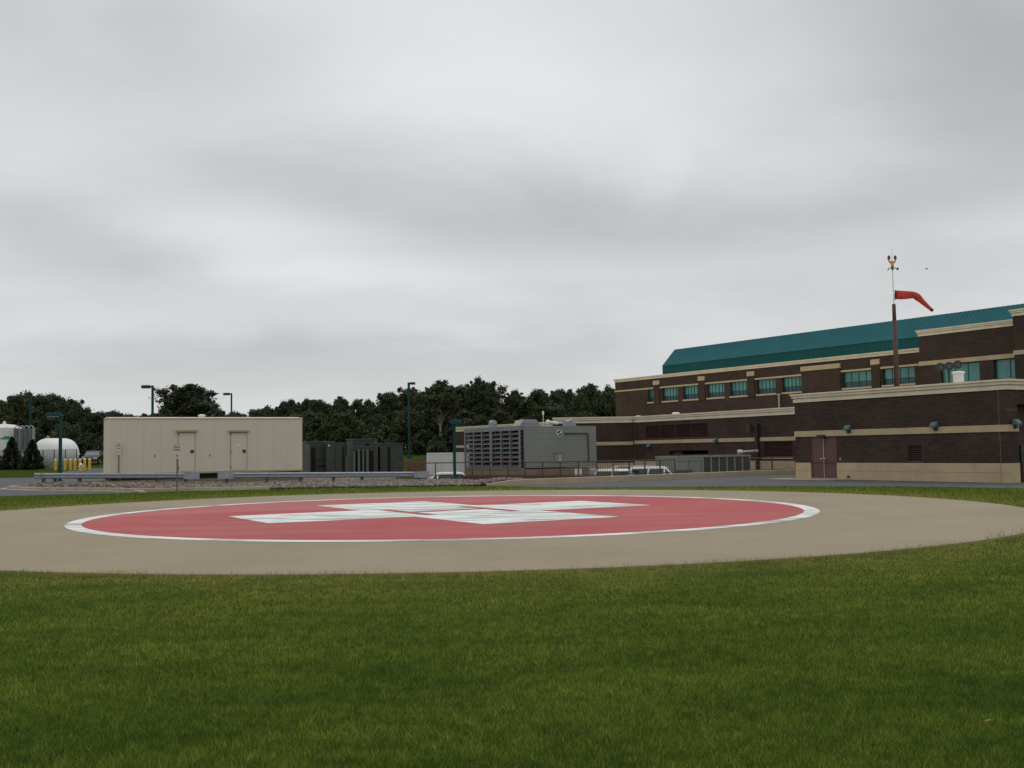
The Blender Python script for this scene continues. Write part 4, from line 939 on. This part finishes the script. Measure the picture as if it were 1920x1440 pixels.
sign((-22.15, 60.0, 0), R_(-12), 2.44, .68, .24, -.1, 'narrow white sign with red lettering behind the left guardrail',
     [(.10, -.09, .09, .12), (.30, -.09, .09, .07), (.48, -.05, .05, .10)])

# ------------------------------------------------------------------ lamps
def street_lamp(loc, H, label, head='arm', side=-1, hw=.75, pr=.075, zb=0.0, rz=0.0):
    l = empty('street_lamp', loc, rz, label, 'street lamp', 'teal street lamps')
    MB().lathe([(.26, zb - .4), (.26, zb + .12), (.22, zb + .16)], n=16).build('footing', 'teal_metal', l)
    MB().box(-pr, pr, -pr, pr, zb + .1, H).build('pole', 'teal_metal', l)
    if head == 'arm':
        MB().box(min(0, side * .35), max(0, side * .35), -.04, .04, H - .14, H - .03).build('arm', 'teal_metal', l)
        x0, x1 = sorted((side * .2, side * (.2 + hw)))
        hd_ = MB().poly([(x0, -.2, H - .22), (x1, -.2, H - .22), (x1, .2, H - .22), (x0, .2, H - .22), (x0 + .04, -.16, H + .04), (x1 - .04, -.16, H + .04), (x1 - .04, .16, H + .04), (x0 + .04, .16, H + .04)],
                        [(0, 3, 2, 1), (4, 5, 6, 7), (0, 1, 5, 4), (1, 2, 6, 5), (2, 3, 7, 6), (3, 0, 4, 7)]).build('lamp_head', 'teal_metal', l)
        MB().box(x0 + .06, x1 - .06, -.15, .15, H - .235, H - .222).build('lens', 'glass', hd_)
    else:                                   # flat round-cornered box centred near the pole
        x0, x1 = head
        hd_ = MB().poly([(x0, -.25, H - .26), (x1, -.25, H - .26), (x1, .25, H - .26), (x0, .25, H - .26), (x0 + .1, -.2, H), (x1 - .1, -.2, H), (x1 - .1, .2, H), (x0 + .1, .2, H)],
                        [(0, 3, 2, 1), (4, 5, 6, 7), (0, 1, 5, 4), (1, 2, 6, 5), (2, 3, 7, 6), (3, 0, 4, 7)]).build('lamp_head', 'teal_metal', l, bevel=.03)
        MB().box(x0 + .12, x1 - .12, -.17, .17, H - .275, H - .262).build('lens', 'glass', hd_)
    return l
street_lamp((-31.06, 92, 0), 7.75, 'tall teal lamp rising above the left part of the cream enclosure, head to the left', 'arm', -1, .75, .085)
street_lamp((-32.94, 125, 1.2), 7.7, 'smaller distant teal lamp above the cream enclosure, right of the big tree', 'arm', -1, .75, .08)
street_lamp((-11.64, 120, 1.0), 8.5, 'tall teal lamp standing before the wood on its own grassy rise', 'arm', 1, .55, .11, rz=R_(25))
street_lamp((-3.4, 62, 0), 3.5, 'short teal lamp in the gravel by the white trailer', (-.26, .46), pr=.085)
street_lamp((-29.66, 70, 0), 4.62, 'short teal lamp with a wide flat head before the white tank', (-.98, .12), pr=.085)
street_lamp((-58.8, 130, 1.3), 8.05, 'dim tall lamp before the trees behind the silo', 'arm', -1, .5, .09)
street_lamp((-45.1, 150, 2.0), 6.95, 'faint distant lamp with a cross head before the big tree', (-.5, .5), pr=.07)
street_lamp((-60.5, 140, 1.6), 5.3, 'thin faint lamp before the trees above the white tank', (-.4, .4), pr=.06)

# ------------------------------------------------------------------ tanks at the left
tk = empty('storage_tank', (-48.95, 114, .50), R_(74), 'horizontal white gas tank with domed ends behind the chain link fence', 'tank')
tr_ = 1.62
prof = [(.02, -2.35), (.6, -2.27), (1.05, -2.05), (1.38, -1.74), (1.56, -1.40), (tr_, -1.05), (tr_, 1.6), (1.56, 1.95), (1.38, 2.25), (1.05, 2.55), (.6, 2.78), (.02, 2.85)]
MB().lathe(prof, (0, 0, 1.62), 36, 'X').build('vessel', 'tank_white', tk, smooth=True); MB().lathe([(tr_ + .012, -1.07), (tr_ + .012, -1.03)], (0, 0, 1.62), 36, 'X').build('weld_band', 'white_dirty', tk)
for x in (-1.4, 1.4): MB().box(x - .2, x + .2, -1.0, 1.0, -.1, .5).build('saddle', 'kerb', tk)
MB().tube((-1.0, 0, 3.2), (-1.0, 0, 3.5), .12).build('vent', 'grey_metal', tk)
MB().lathe([(.4, -2.40), (.4, -2.2)], (0, .1, 1.5), 18, 'X').build('manhole', 'white_dirty', tk)
sv = empty('silo', (-56.7, 119, .9), 0, 'upright white tank with a domed top and a green emblem at the left edge', 'silo')
MB().lathe([(1.85, 0), (1.85, 4.15), (1.75, 4.22), (1.1, 4.5), (.2, 4.6), (.2, 4.68)], n=36).build('shell', 'white_dirty', sv, smooth=False)
MB().lathe([(.16, 4.68), (.16, 4.85), (.1, 4.9)], n=12).build('vent', 'white_paint', sv)
em = MB(); n_ = 8
for k in range(n_):
    a0, a1 = R_(-80 + 32 * k / n_ + 5), R_(-80 + 32 * (k + 1) / n_ + 5)
    em.quad((1.865 * math.cos(a0), 1.865 * math.sin(a0), 2.85), (1.865 * math.cos(a1), 1.865 * math.sin(a1), 2.85), (1.865 * math.cos(a1), 1.865 * math.sin(a1), 3.2 if 1 < k < 7 else 3.05), (1.865 * math.cos(a0), 1.865 * math.sin(a0), 3.2 if 1 < k < 7 else 3.05))
em.build('emblem', 'logo_green', sv)
vp = empty('vaporizer', (-54.9, 117.6, .9), R_(0), 'bank of tall grey finned vaporizer tubes between the white tanks', 'vaporizer')
for k in range(4):
    x = .28 + k * .52
    b = MB()
    for q in range(8):
        a_ = math.pi * q / 8; c_, s_ = math.cos(a_) * .22, math.sin(a_) * .22
        b.poly([(x - c_ - s_ * .05, -s_ + c_ * .05, .4), (x + c_ - s_ * .05, s_ + c_ * .05, .4), (x + c_ + s_ * .05, s_ - c_ * .05, .4), (x - c_ + s_ * .05, -s_ - c_ * .05, .4), (x - c_ - s_ * .05, -s_ + c_ * .05, 4.0), (x + c_ - s_ * .05, s_ + c_ * .05, 4.0), (x + c_ + s_ * .05, s_ - c_ * .05, 4.0), (x - c_ + s_ * .05, -s_ - c_ * .05, 4.0)],
               [(3, 2, 1, 0), (4, 5, 6, 7), (0, 1, 5, 4), (1, 2, 6, 5), (2, 3, 7, 6), (3, 0, 4, 7)])
    b.build('finned_tube', 'grey_metal', vp)
    pp = MB(); pa = [(x + .26 * math.cos(t), 0, 4.05 + .28 * math.sin(t)) for t in np.linspace(0, math.pi, 7)]; pp.pipe(pa, .05, 6); pp.build('return_bend', 'bright_metal', vp)
for x in (.05, 2.1): MB().box(x - .04, x + .04, -.3, .3, 0, 4.1).build('frame_post', 'grey_metal', vp)
MB().box(.0, 2.15, -.3, .3, .25, .35).build('frame_beam', 'grey_metal', vp)

cf = empty('chain_link_fence', (-52.3, 108.6, .5), R_(-4), 'grey chain link fence in front of the horizontal white tank', 'fence')
FL = 8.2
for k in range(8): MB().tube((FL * k / 7, 0, -.1), (FL * k / 7, 0, 1.98), .045, n=8).build('post', 'teal_metal', cf)
MB().tube((0, 0, 1.95), (FL, 0, 1.95), .03, n=6).tube((0, 0, .1), (FL, 0, .1), .02, n=6).build('rail', 'grey_metal', cf)
mw = MB(); k = -1.9
while k < FL:
    a0, a1 = max(k, 0), min(k + 1.9, FL)
    if a1 > a0:
        mw.tube((a0, .0, .05 + a0 - k), (a1, .0, 0.05 + a1 - k), .009, n=3, caps=False); mw.tube((a0, .01, 1.95 - (a0 - k)), (a1, .01, 1.95 - (a1 - k)), .009, n=3, caps=False)
    k += .11
mw.build('wire_mesh', 'grey_metal', cf)
sc_ = MB().box(-.5, .5, -.2, .2, 0, 1.7).box(-.55, .55, -.25, .25, 1.7, 1.76).build('gas_cabinet', 'white_dirty', loc=(-50.3, 110.6, .55), rz=R_(5)); tag(sc_, 'white valve cabinet behind the chain link fence under the tank', 'cabinet')
for i, x in enumerate((-45.08, -44.0, -43.46, -43.02, -42.55, -42.08, -41.6)):
    bl = empty('bollard', (x, 105 + (.3 if i == 0 else 0), .42), 0, 'round yellow safety bollard standing in a row before the white tank', 'bollard', 'yellow bollards before the white tank')
    MB().lathe([(.13, -.2), (.13, 1.0)], n=14).build('post', 'yellow_paint', bl); MB().lathe([(.13, 1.0), (.115, 1.06), (.06, 1.11), (.01, 1.12)], n=14).build('cap', 'white_dirty', bl)
bl = None
hy = empty('fire_hydrant', (-41.85, 103.5, .38), 0, 'small yellow hydrant with a white bonnet by the last bollards', 'hydrant')
MB().lathe([(.2, 0), (.2, .06), (.15, .08), (.15, .5), (.19, .52)], n=16).build('barrel', 'yellow_paint', hy); MB().lathe([(.19, .52), (.17, .62), (.06, .7), (.05, .76)], n=16).build('bonnet', 'white_paint', hy)
MB().tube((-.27, 0, .38), (.27, 0, .38), .07).build('nozzle', 'white_dirty', hy)

wf = empty('wooden_fence', (-11.0, 100, .2), R_(3), 'reddish board fence beyond the dark green cabinets', 'fence')
for k in range(9): MB().box(k * .42, k * .42 + .38, 0, .04, -.3 + (.04 * (k % 3)), .62).build('board', 'wood', wf)
for k in range(4): MB().box(k * 1.25, k * 1.25 + .1, .05, .15, -.4, .7).build('post', 'wood', wf)
MB().box(0, 3.8, .045, .09, .42, .5).box(0, 3.8, .045, .09, 0, .08).build('rail', 'wood', wf)

# ------------------------------------------------------------------ windsock on the roof
ws = empty('windsock_mast', (21.68, 60, 4.34), 0, 'brown windsock mast with a drooping red windsock and obstruction lamps', 'windsock')
MB().tube((0, 0, 0), (0, 0, 4.35), .15, .125, 14).tube((0, 0, 4.35), (0, 0, 5.25), .105, .10, 12).build('mast', 'mast_brown', ws, smooth=True)
MB().tube((0, 0, 5.25), (0, 0, 7.25), .028, n=8).build('spindle', 'white_dirty', ws)
fr_ = MB()
for z in (5.52, 6.02): fr_.tube((0, 0, z), (.12, 0, z), .02, n=6)
fr_.tube((.1, 0, 5.5), (.1, 0, 6.05), .015, n=6); fr_.build('swivel_frame', 'dark_metal', ws)
ctr = [((.12, .0, 5.77), .26), ((.45, 0, 5.755), .255), ((.85, 0, 5.765), .225), ((1.10, 0, 5.775), .20), ((1.26, 0, 5.72), .20), ((1.38, 0, 5.60), .215), ((1.52, 0, 5.46), .16), ((1.72, 0, 5.27), .135), ((1.95, 0, 5.06), .11), ((2.15, 0, 4.87), .085)]
pts = []; fs = []; nn_ = 16
for i, (c_, r_) in enumerate(ctr):
    p0 = Vector(ctr[max(0, i - 1)][0]); p1 = Vector(ctr[min(len(ctr) - 1, i + 1)][0]); d = (p1 - p0).normalized(); sd = Vector((0, 1, 0)); up_ = d.cross(sd) * -1
    for k in range(nn_):
        t = 2 * math.pi * k / nn_; rr = r_ * (1 + .06 * math.sin(3 * t + i * 1.3)); pts.append(tuple(Vector(c_) + sd * rr * .8 * math.cos(t) + up_ * rr * math.sin(t)))
for i in range(len(ctr) - 1):
    for k in range(nn_): fs.append((i * nn_ + k, i * nn_ + (k + 1) % nn_, (i + 1) * nn_ + (k + 1) % nn_, (i + 1) * nn_ + k))
sk = MB().poly(pts, fs).build('sock', 'sock_red', ws, smooth=True); q_ = sk.modifiers.new('sub', 'SUBSURF'); q_.levels = 1; q_.render_levels = 1; q_ = sk.modifiers.new('solid', 'SOLIDIFY'); q_.thickness = .008
tip = MB().tube((2.10, 0, 4.92), (2.19, 0, 4.835), .095, .088, 14).build('sock_cuff', 'dark_metal', ws)
cr_ = MB().pipe([(-.27, 0, 7.18), (-.2, 0, 7.30), (0, 0, 7.34), (.2, 0, 7.30), (.29, 0, 7.26)], .025, 8).tube((.27, 0, 7.2), (.32, 0, 7.32), .05).tube((0, 0, 7.2), (0, 0, 7.42), .06); cr_.build('crossarm', 'dark_metal', ws)
yk = MB().pipe([(-.18, 0, 7.85), (-.17, 0, 7.70), (-.08, 0, 7.60), (.08, 0, 7.60), (.17, 0, 7.70), (.18, 0, 7.85)], .05, 10).tube((0, 0, 7.42), (0, 0, 7.72), .09, .07); yk.build('lamp_yoke', 'amber', ws)
for s_ in (-1, 1): MB().lathe([(.05, 7.80), (.08, 7.83), (.08, 7.97), (.04, 8.03)], (s_ * .18, 0, 0), 12).build('obstruction_lamp', 'lens_red', ws)
MB().tube((0, 0, 7.7), (0, 0, 8.42), .012, .006, 6).build('lightning_rod', 'bright_metal', ws)

rv = empty('roof_vent', (20.97, 50, 4.34), 0, 'white cylindrical roof vent above the front wing', 'vent')
MB().lathe([(.24, 0), (.24, .6)], n=24).build('drum', 'white_dirty', rv); MB().lathe([(.29, .6), (.29, .67), (.2, .70)], n=24).build('cap', 'white_paint', rv); MB().box(-.32, .32, -.32, .32, -.0, .06).build('curb', 'white_dirty', rv)
fl = empty('floodlight_rack', (21.35, 52, 4.34), 0, 'rack of three black floodlights on the front wing roof', 'floodlights')
MB().tube((0, 0, 0), (0, 0, 1.05), .05, n=10).build('post', 'dark_metal', fl); MB().tube((-.65, 0, .98), (.5, 0, 1.08), .04, n=8).build('crossbar', 'dark_metal', fl)
for x, z in ((-.48, 1.05), (-.05, 1.09), (.38, 1.16)):
    h_ = MB().lathe([(.08, .22), (.2, .02), (.21, -.06), (.17, -.065)], (0, 0, 0), 18, 'Y').build('floodlight', 'dark_metal', fl, loc=(x, -.12, z))
    MB().lathe([(.1, -.07), (.1, -.072), (.02, -.075)], n=14, axis='Y').build('lens', 'glass_dark', h_)
for i, (s, y_, r_, h_, lab) in enumerate([(-20.0, .5, .3, .16, 'small white dome vent on the middle wing roof'), (-18.6, .4, .22, .07, 'flat white cap on the middle wing roof joint')]):
    c_ = Vector((14.683, 55.5, 0)) + (Matrix.Rotation(HZ, 3, 'Z') @ Vector((s + O2 + (6.3 if i == 0 else 0), D2 + y_, 0)))
    rvv = MB().lathe([(r_, 0), (r_, h_ * .8), (r_ * .7, h_)], n=16).build('roof_ventilator', 'white_paint', loc=(c_.x, c_.y, 4.345)); tag(rvv, lab, 'vent')

# ------------------------------------------------------------------ little things
lf = MB().poly([(-.05, 0, 0), (-.015, -.022, .012), (.045, 0, .02), (-.01, .025, .015)], [(0, 1, 2), (0, 2, 3)])
o = lf.build('fallen_leaf', 'leaf_brown', loc=(2.80, 6.45, .0)); o.scale = (.7, .7, .7); q_ = o.modifiers.new('solid', 'SOLIDIFY'); q_.thickness = .002; tag(o, 'curled brown leaf on the lawn at the lower right', 'leaf')
o = lf.build('fallen_leaf', 'leaf_red', loc=(-3.41, 10.79, .0)); q_ = o.modifiers.new('solid', 'SOLIDIFY'); q_.thickness = .002; tag(o, 'small dark red leaf on the lawn at the left', 'leaf')
bd = empty('bird', (27.54, 70, 13.23), 0, 'tiny dark bird in flight right of the windsock', 'bird')
MB().lathe([(.005, -.11), (.03, -.04), (.035, .02), (.015, .1), (.004, .14)], n=8, axis='X').build('body', 'bird', bd)
for s_ in (-1, 1): MB().poly([(-.04, 0, .01), (.04, 0, .01), (.02 * s_, s_ * .1, .05), (-.02, s_ * .17, .02), (-.04, s_ * .1, .04)], [(0, 1, 2, 3, 4)]).build('wing', 'bird', bd)

# ------------------------------------------------------------------ trees
attr_mat('leaves_dark', [(0.028, 0.038, 0.021), (0.048, 0.063, 0.029), (0.076, 0.094, 0.040)], 0.6, dict(dark=(.75, .8, .8), light=(1.25, 1.15, 1.0), stretch=(1, 1, 1)), 0.15, 0.25, 0.5)
attr_mat('leaves_mid', [(0.034, 0.048, 0.023), (0.060, 0.079, 0.032), (0.094, 0.114, 0.045)], 0.6, dict(dark=(.75, .8, .8), light=(1.25, 1.15, 1.0), stretch=(1, 1, 1)), 0.15, 0.25, 0.5)
attr_mat('needles', [(0.020, 0.034, 0.013), (0.040, 0.056, 0.020), (0.075, 0.08, 0.034)], 0.7, None, 0.05)
def crown_mesh(clumps, n_per, leaf, seed, m, zsq=1.0):
    rg = np.random.default_rng(seed); allP = []; allT = []
    for (c_, r_) in clumps:
        n_ = int(n_per * r_ ** 1.6)
        d = rg.normal(size=(n_, 3)); d /= np.linalg.norm(d, axis=1)[:, None]
        rad = r_ * (0.30 + 0.70 * rg.random(n_) ** 0.5) * (1 + 0.24 * rg.normal(size=n_))
        p = np.array(c_) + d * rad[:, None] * np.array([1, 1, .82])
        s = leaf * rg.uniform(.6, 1.4, n_)
        nrm = d + rg.normal(size=(n_, 3)) * .8; nrm /= np.linalg.norm(nrm, axis=1)[:, None]
        a_ = np.cross(nrm, rg.normal(size=(n_, 3))); a_ /= np.linalg.norm(a_, axis=1)[:, None]; b_ = np.cross(nrm, a_)
        q = np.stack([p - a_ * s[:, None], p - b_ * s[:, None] * .55, p + a_ * s[:, None], p + b_ * s[:, None] * .55], 1)
        allP.append(q.reshape(-1, 3)); allT.append(np.clip(rg.normal(.42, .17, n_) , 0, 1))
    return np.concatenate(allP), np.concatenate(allT)
def make_tree(H, W, seed, m='leaves_dark', bark='bark', leaf=.19, dens=330, trunk_frac=.22, loose=0.0, narrow=0.0):
    rg = random.Random(seed); t = empty('tree')
    tb = MB(); tb.tube((0, 0, -.6), (0, 0, H * .45), H * .022, H * .014, 8, False)
    clumps = []; nb = 22 + int(loose * 8)
    for k in range(nb):
        f_ = (k + .5) / nb; zc_ = H * (trunk_frac + .08 + (1 - trunk_frac - .16) * f_)
        prof_ = math.sin(math.pi * min(1, .18 + .8 * f_)) ** .7
        rr = W * .5 * prof_ * rg.uniform(.35, .85); a_ = k * 2.4 + rg.uniform(-.5, .5)
        c_ = (rr * math.cos(a_), rr * math.sin(a_), zc_ + rg.uniform(-.3, .3)); r_ = W * (.125 + .075 * prof_) * rg.uniform(.7, 1.25) * (1 - .25 * loose)
        clumps.append((c_, r_)); tb.tube((0, 0, min(H * .45, zc_ * .7)), (c_[0] * .9, c_[1] * .9, c_[2]), H * .008, H * .003, 5, False)
        for j in range(2 + int(loose * 2)):
            q = (c_[0] + rg.uniform(-1, 1) * r_ * 1.1, c_[1] + rg.uniform(-1, 1) * r_ * 1.1, c_[2] + rg.uniform(-.2, 1.0) * r_); clumps.append((q, r_ * rg.uniform(.35, .55)))
    clumps.append(((0, 0, H * .93), W * .13)); tb.tube((0, 0, H * .45), (0, 0, H * .9), H * .012, H * .004, 6, False)
    tb.build('trunk', bark, t)
    P, T = crown_mesh(clumps, dens, leaf, seed, m); P[:, 2] = np.maximum(P[:, 2], .05)
    np_mesh('crown', P, None, m, T, t, tri=4)
    return t
PROT = [make_tree(11, 7.5, 1), make_tree(10, 8.5, 2, 'leaves_dark'), make_tree(11.5, 6.5, 3, 'leaves_mid', loose=.8, leaf=.18), make_tree(9, 7.5, 4, 'leaves_mid'),
        make_tree(12, 6.0, 5, 'leaves_dark', loose=1.0, leaf=.17, trunk_frac=.35), make_tree(10.5, 9.0, 6, 'leaves_dark', leaf=.20)]
PH = [11, 10, 11.5, 9, 12, 10.5]; used = [False] * 6
def place_tree(k, x, y, H, label, group, wsc=1.0, z=None):
    s = H / PH[k]
    o = PROT[k] if not used[k] else copy_tree(PROT[k]); used[k] = True
    zz = float(terr(np.array([x]), np.array([y]))[0]) if z is None else z
    o.location = (x, y, zz); o.scale = (s * wsc, s * wsc, s); o.rotation_euler = (0, 0, random.uniform(0, 6.28)); tag(o, label, 'tree', group)
    return o
# skyline heights (x, top z at distance ~150 m) read from the photograph
SKY = [(-90, 10.5), (-75, 10.3), (-72, 10.2), (-67, 11.5), (-63.5, 10.8), (-61, 9.4), (-58, 8.3), (-54, 8.0), (-51, 8.0), (-49.4, 8.6), (-47, 10.4), (-45, 11.4), (-43, 10.2), (-41, 8.7), (-38.3, 7.7), (-37, 8.6), (-35.8, 8.8), (-34, 8.9), (-32.3, 10.5), (-27, 10.3), (-19.5, 10.4), (-13.5, 11.5), (-8, 11.6), (-4.5, 12.0), (1, 11.0), (6.8, 11.0), (10, 11.0), (13.5, 10.6), (20, 10.3), (60, 10)]
def skyz(x, y):
    xr = x * 150 / y
    return 1.65 + (np.interp(xr, [p[0] for p in SKY], [p[1] for p in SKY]) - 1.65) * y / 150
rt = random.Random(3)
HEDGE = [(x, 134 + 3 * math.sin(x * 1.7), 2.6 + .9 * math.sin(x * 2.3)) for x in np.arange(-64, -37, 2.6)] + [(x, 134 + 3 * math.sin(x * 1.3), 2.7 + .9 * math.sin(x * 1.9)) for x in np.arange(-33, 12, 2.7)] + [(x, 143 + 2 * math.sin(x * 1.1), 3.8 + .8 * math.sin(x * 2.9)) for x in np.arange(-66, -38, 2.3)]
LBL = {'mid': ('tree in the low dark wood beyond the cream enclosure', 'trees of the low wood beyond the cream enclosure'), 'left': ('tree in the dense dark wood behind the white tanks', 'trees of the wood behind the white tanks'),
       'right': ('tree in the dense dark wood behind the green cabinets and cooling tower', 'trees of the wood behind the cabinets and cooling tower')}
def wood(x0, x1, y, step, key, hs, kinds):
    x = x0
    while x < x1:
        xx = x + rt.uniform(-.6, .6); yy = y + rt.uniform(-2.5, 2.5); k = rt.choice(kinds)
        top_ = float(skyz(xx, yy)) * hs(rt); gz = float(terr(np.array([xx]), np.array([yy]))[0])
        Ht = max(3.5, (top_ - gz) / 1.0); place_tree(k, xx, yy, Ht, *LBL[key], wsc=rt.uniform(.8, 1.1) * (1 if Ht > 7 else 1.25)); x += step * rt.uniform(.8, 1.2)
wood(-84, -52.0, 147, 4.0, 'left', lambda q: q.uniform(.88, .98), [0, 1, 3, 5])
wood(-86, -50, 157, 4.2, 'left', lambda q: q.uniform(.85, .97), [0, 1, 5, 4])
wood(-80, -52, 137, 4.6, 'left', lambda q: q.uniform(.45, .65), [1, 3, 5])
wood(-34.8, 17, 147, 3.4, 'right', lambda q: q.uniform(.88, .95), [0, 2, 4, 5, 2])
wood(-36, 22, 158, 3.6, 'right', lambda q: q.uniform(.89, .96), [0, 2, 4, 4, 1])
wood(-34, 12, 137, 4.0, 'right', lambda q: q.uniform(.50, .74), [1, 3, 5])
wood(-60, -36, 160, 3.6, 'mid', lambda q: q.uniform(.90, 1.0), [1, 3, 5])
wood(-62, -34, 175, 4.0, 'mid', lambda q: q.uniform(.6, .75), [1, 3, 5])
wood(-34, 22, 172, 4.2, 'right', lambda q: q.uniform(.6, .75), [1, 3, 5])
place_tree(0, -45.2, 150, 9.6, 'big solitary round-topped tree rising behind the cream enclosure', None, 1.35)
place_tree(4, -4.6, 146, 10.2, 'slim tall tree whose loose tip stands above the rest of the wood', None, .75)
for x_, y_ in ((10.8, 151), (13.8, 149), (16.8, 153), (19.5, 150)):
    gz_ = float(terr(np.array([x_]), np.array([y_]))[0]); place_tree(rt.choice([0, 1, 3]), x_, y_, float(skyz(x_, y_)) * rt.uniform(.9, .97) - gz_, *LBL['right'], wsc=.95)
for k in range(6):
    if not used[k]:
        for ch_ in list(PROT[k].children): bpy.data.objects.remove(ch_)
        bpy.data.objects.remove(PROT[k])
pt = make_tree(9.5, 5.5, 21, 'leaves_mid', 'bark_pale', .2, 130, .45, 1.0); pt.location = (-9.0, 133, 1.2); tag(pt, 'thin tree with a pale forked trunk at the edge of the wood', 'tree')
# low shrubs at the foot of the wood
SB = [make_tree(2.6, 3.0, 31, 'leaves_mid', leaf=.2, dens=120, trunk_frac=.05), make_tree(3.2, 2.6, 32, 'leaves_dark', leaf=.2, dens=120, trunk_frac=.05)]
for i, (x, y, H) in enumerate([(-41.5, 124, 2.6), (-39.0, 128, 3.4), (-36, 126, 2.5), (-14.0, 126, 2.6), (-8.6, 122, 2.2), (-7.2, 124, 3.4), (-5.5, 126, 3.8), (-11.0, 130, 3.0), (-16.5, 128, 3.0)] + HEDGE):
    o = SB[i % 2] if i < 2 else copy_tree(SB[i % 2]); o.name = 'shrub'; s = H / (2.6, 3.2)[i % 2]; o.scale = (s, s, s); o.location = (x, y, float(terr(np.array([x]), np.array([y]))[0])); o.rotation_euler = (0, 0, i * 1.3)
    tag(o, 'leafy green shrub at the foot of the dark wood', 'shrub', 'shrubs at the foot of the wood')
# three young conifers on the left bank
def conifer(loc, H, W, seed, label):
    t = empty('conifer_tree', loc, 0, label, 'conifer', 'young conifers before the white silo')
    MB().tube((0, 0, -.3), (0, 0, H * .95), .07, .015, 8, False).build('trunk', 'bark', t)
    rg = np.random.default_rng(seed); n_ = 5200
    f_ = rg.random(n_) ** .75; z = H * (.04 + .96 * (1 - f_)); a_ = rg.random(n_) * 6.283
    lump = 1 + .16 * np.sin(a_ * 5 + z * 4.5) + .12 * np.sin(z * 9 + seed)
    rad = W / 2 * (f_ ** .8) * lump * (0.45 + .6 * rg.random(n_) ** .5)
    p = np.stack([rad * np.cos(a_), rad * np.sin(a_), z - rad * .12], 1)
    d = np.stack([np.cos(a_), np.sin(a_), -0.15 + .5 * rg.random(n_)], 1); s = rg.uniform(.09, .2, n_)
    b_ = np.cross(d, rg.normal(size=(n_, 3))); b_ /= np.linalg.norm(b_, axis=1)[:, None]
    q = np.stack([p - d * s[:, None], p + b_ * s[:, None] * .4, p + d * s[:, None], p - b_ * s[:, None] * .4], 1)
    np_mesh('foliage', q.reshape(-1, 3), None, 'needles', np.clip(rg.normal(.45, .25, n_), 0, 1), t, tri=4)
conifer((-52.9, 108, .5), 3.3, 2.5, 1, 'young conifer cut by the left edge of the picture')
conifer((-50.9, 108.5, .5), 3.35, 2.3, 2, 'young conifer in front of the silo, middle of the three')
conifer((-48.6, 108, .45), 3.1, 2.3, 3, 'young conifer before the left end of the white gas tank')
print('objects', len(bpy.data.objects))
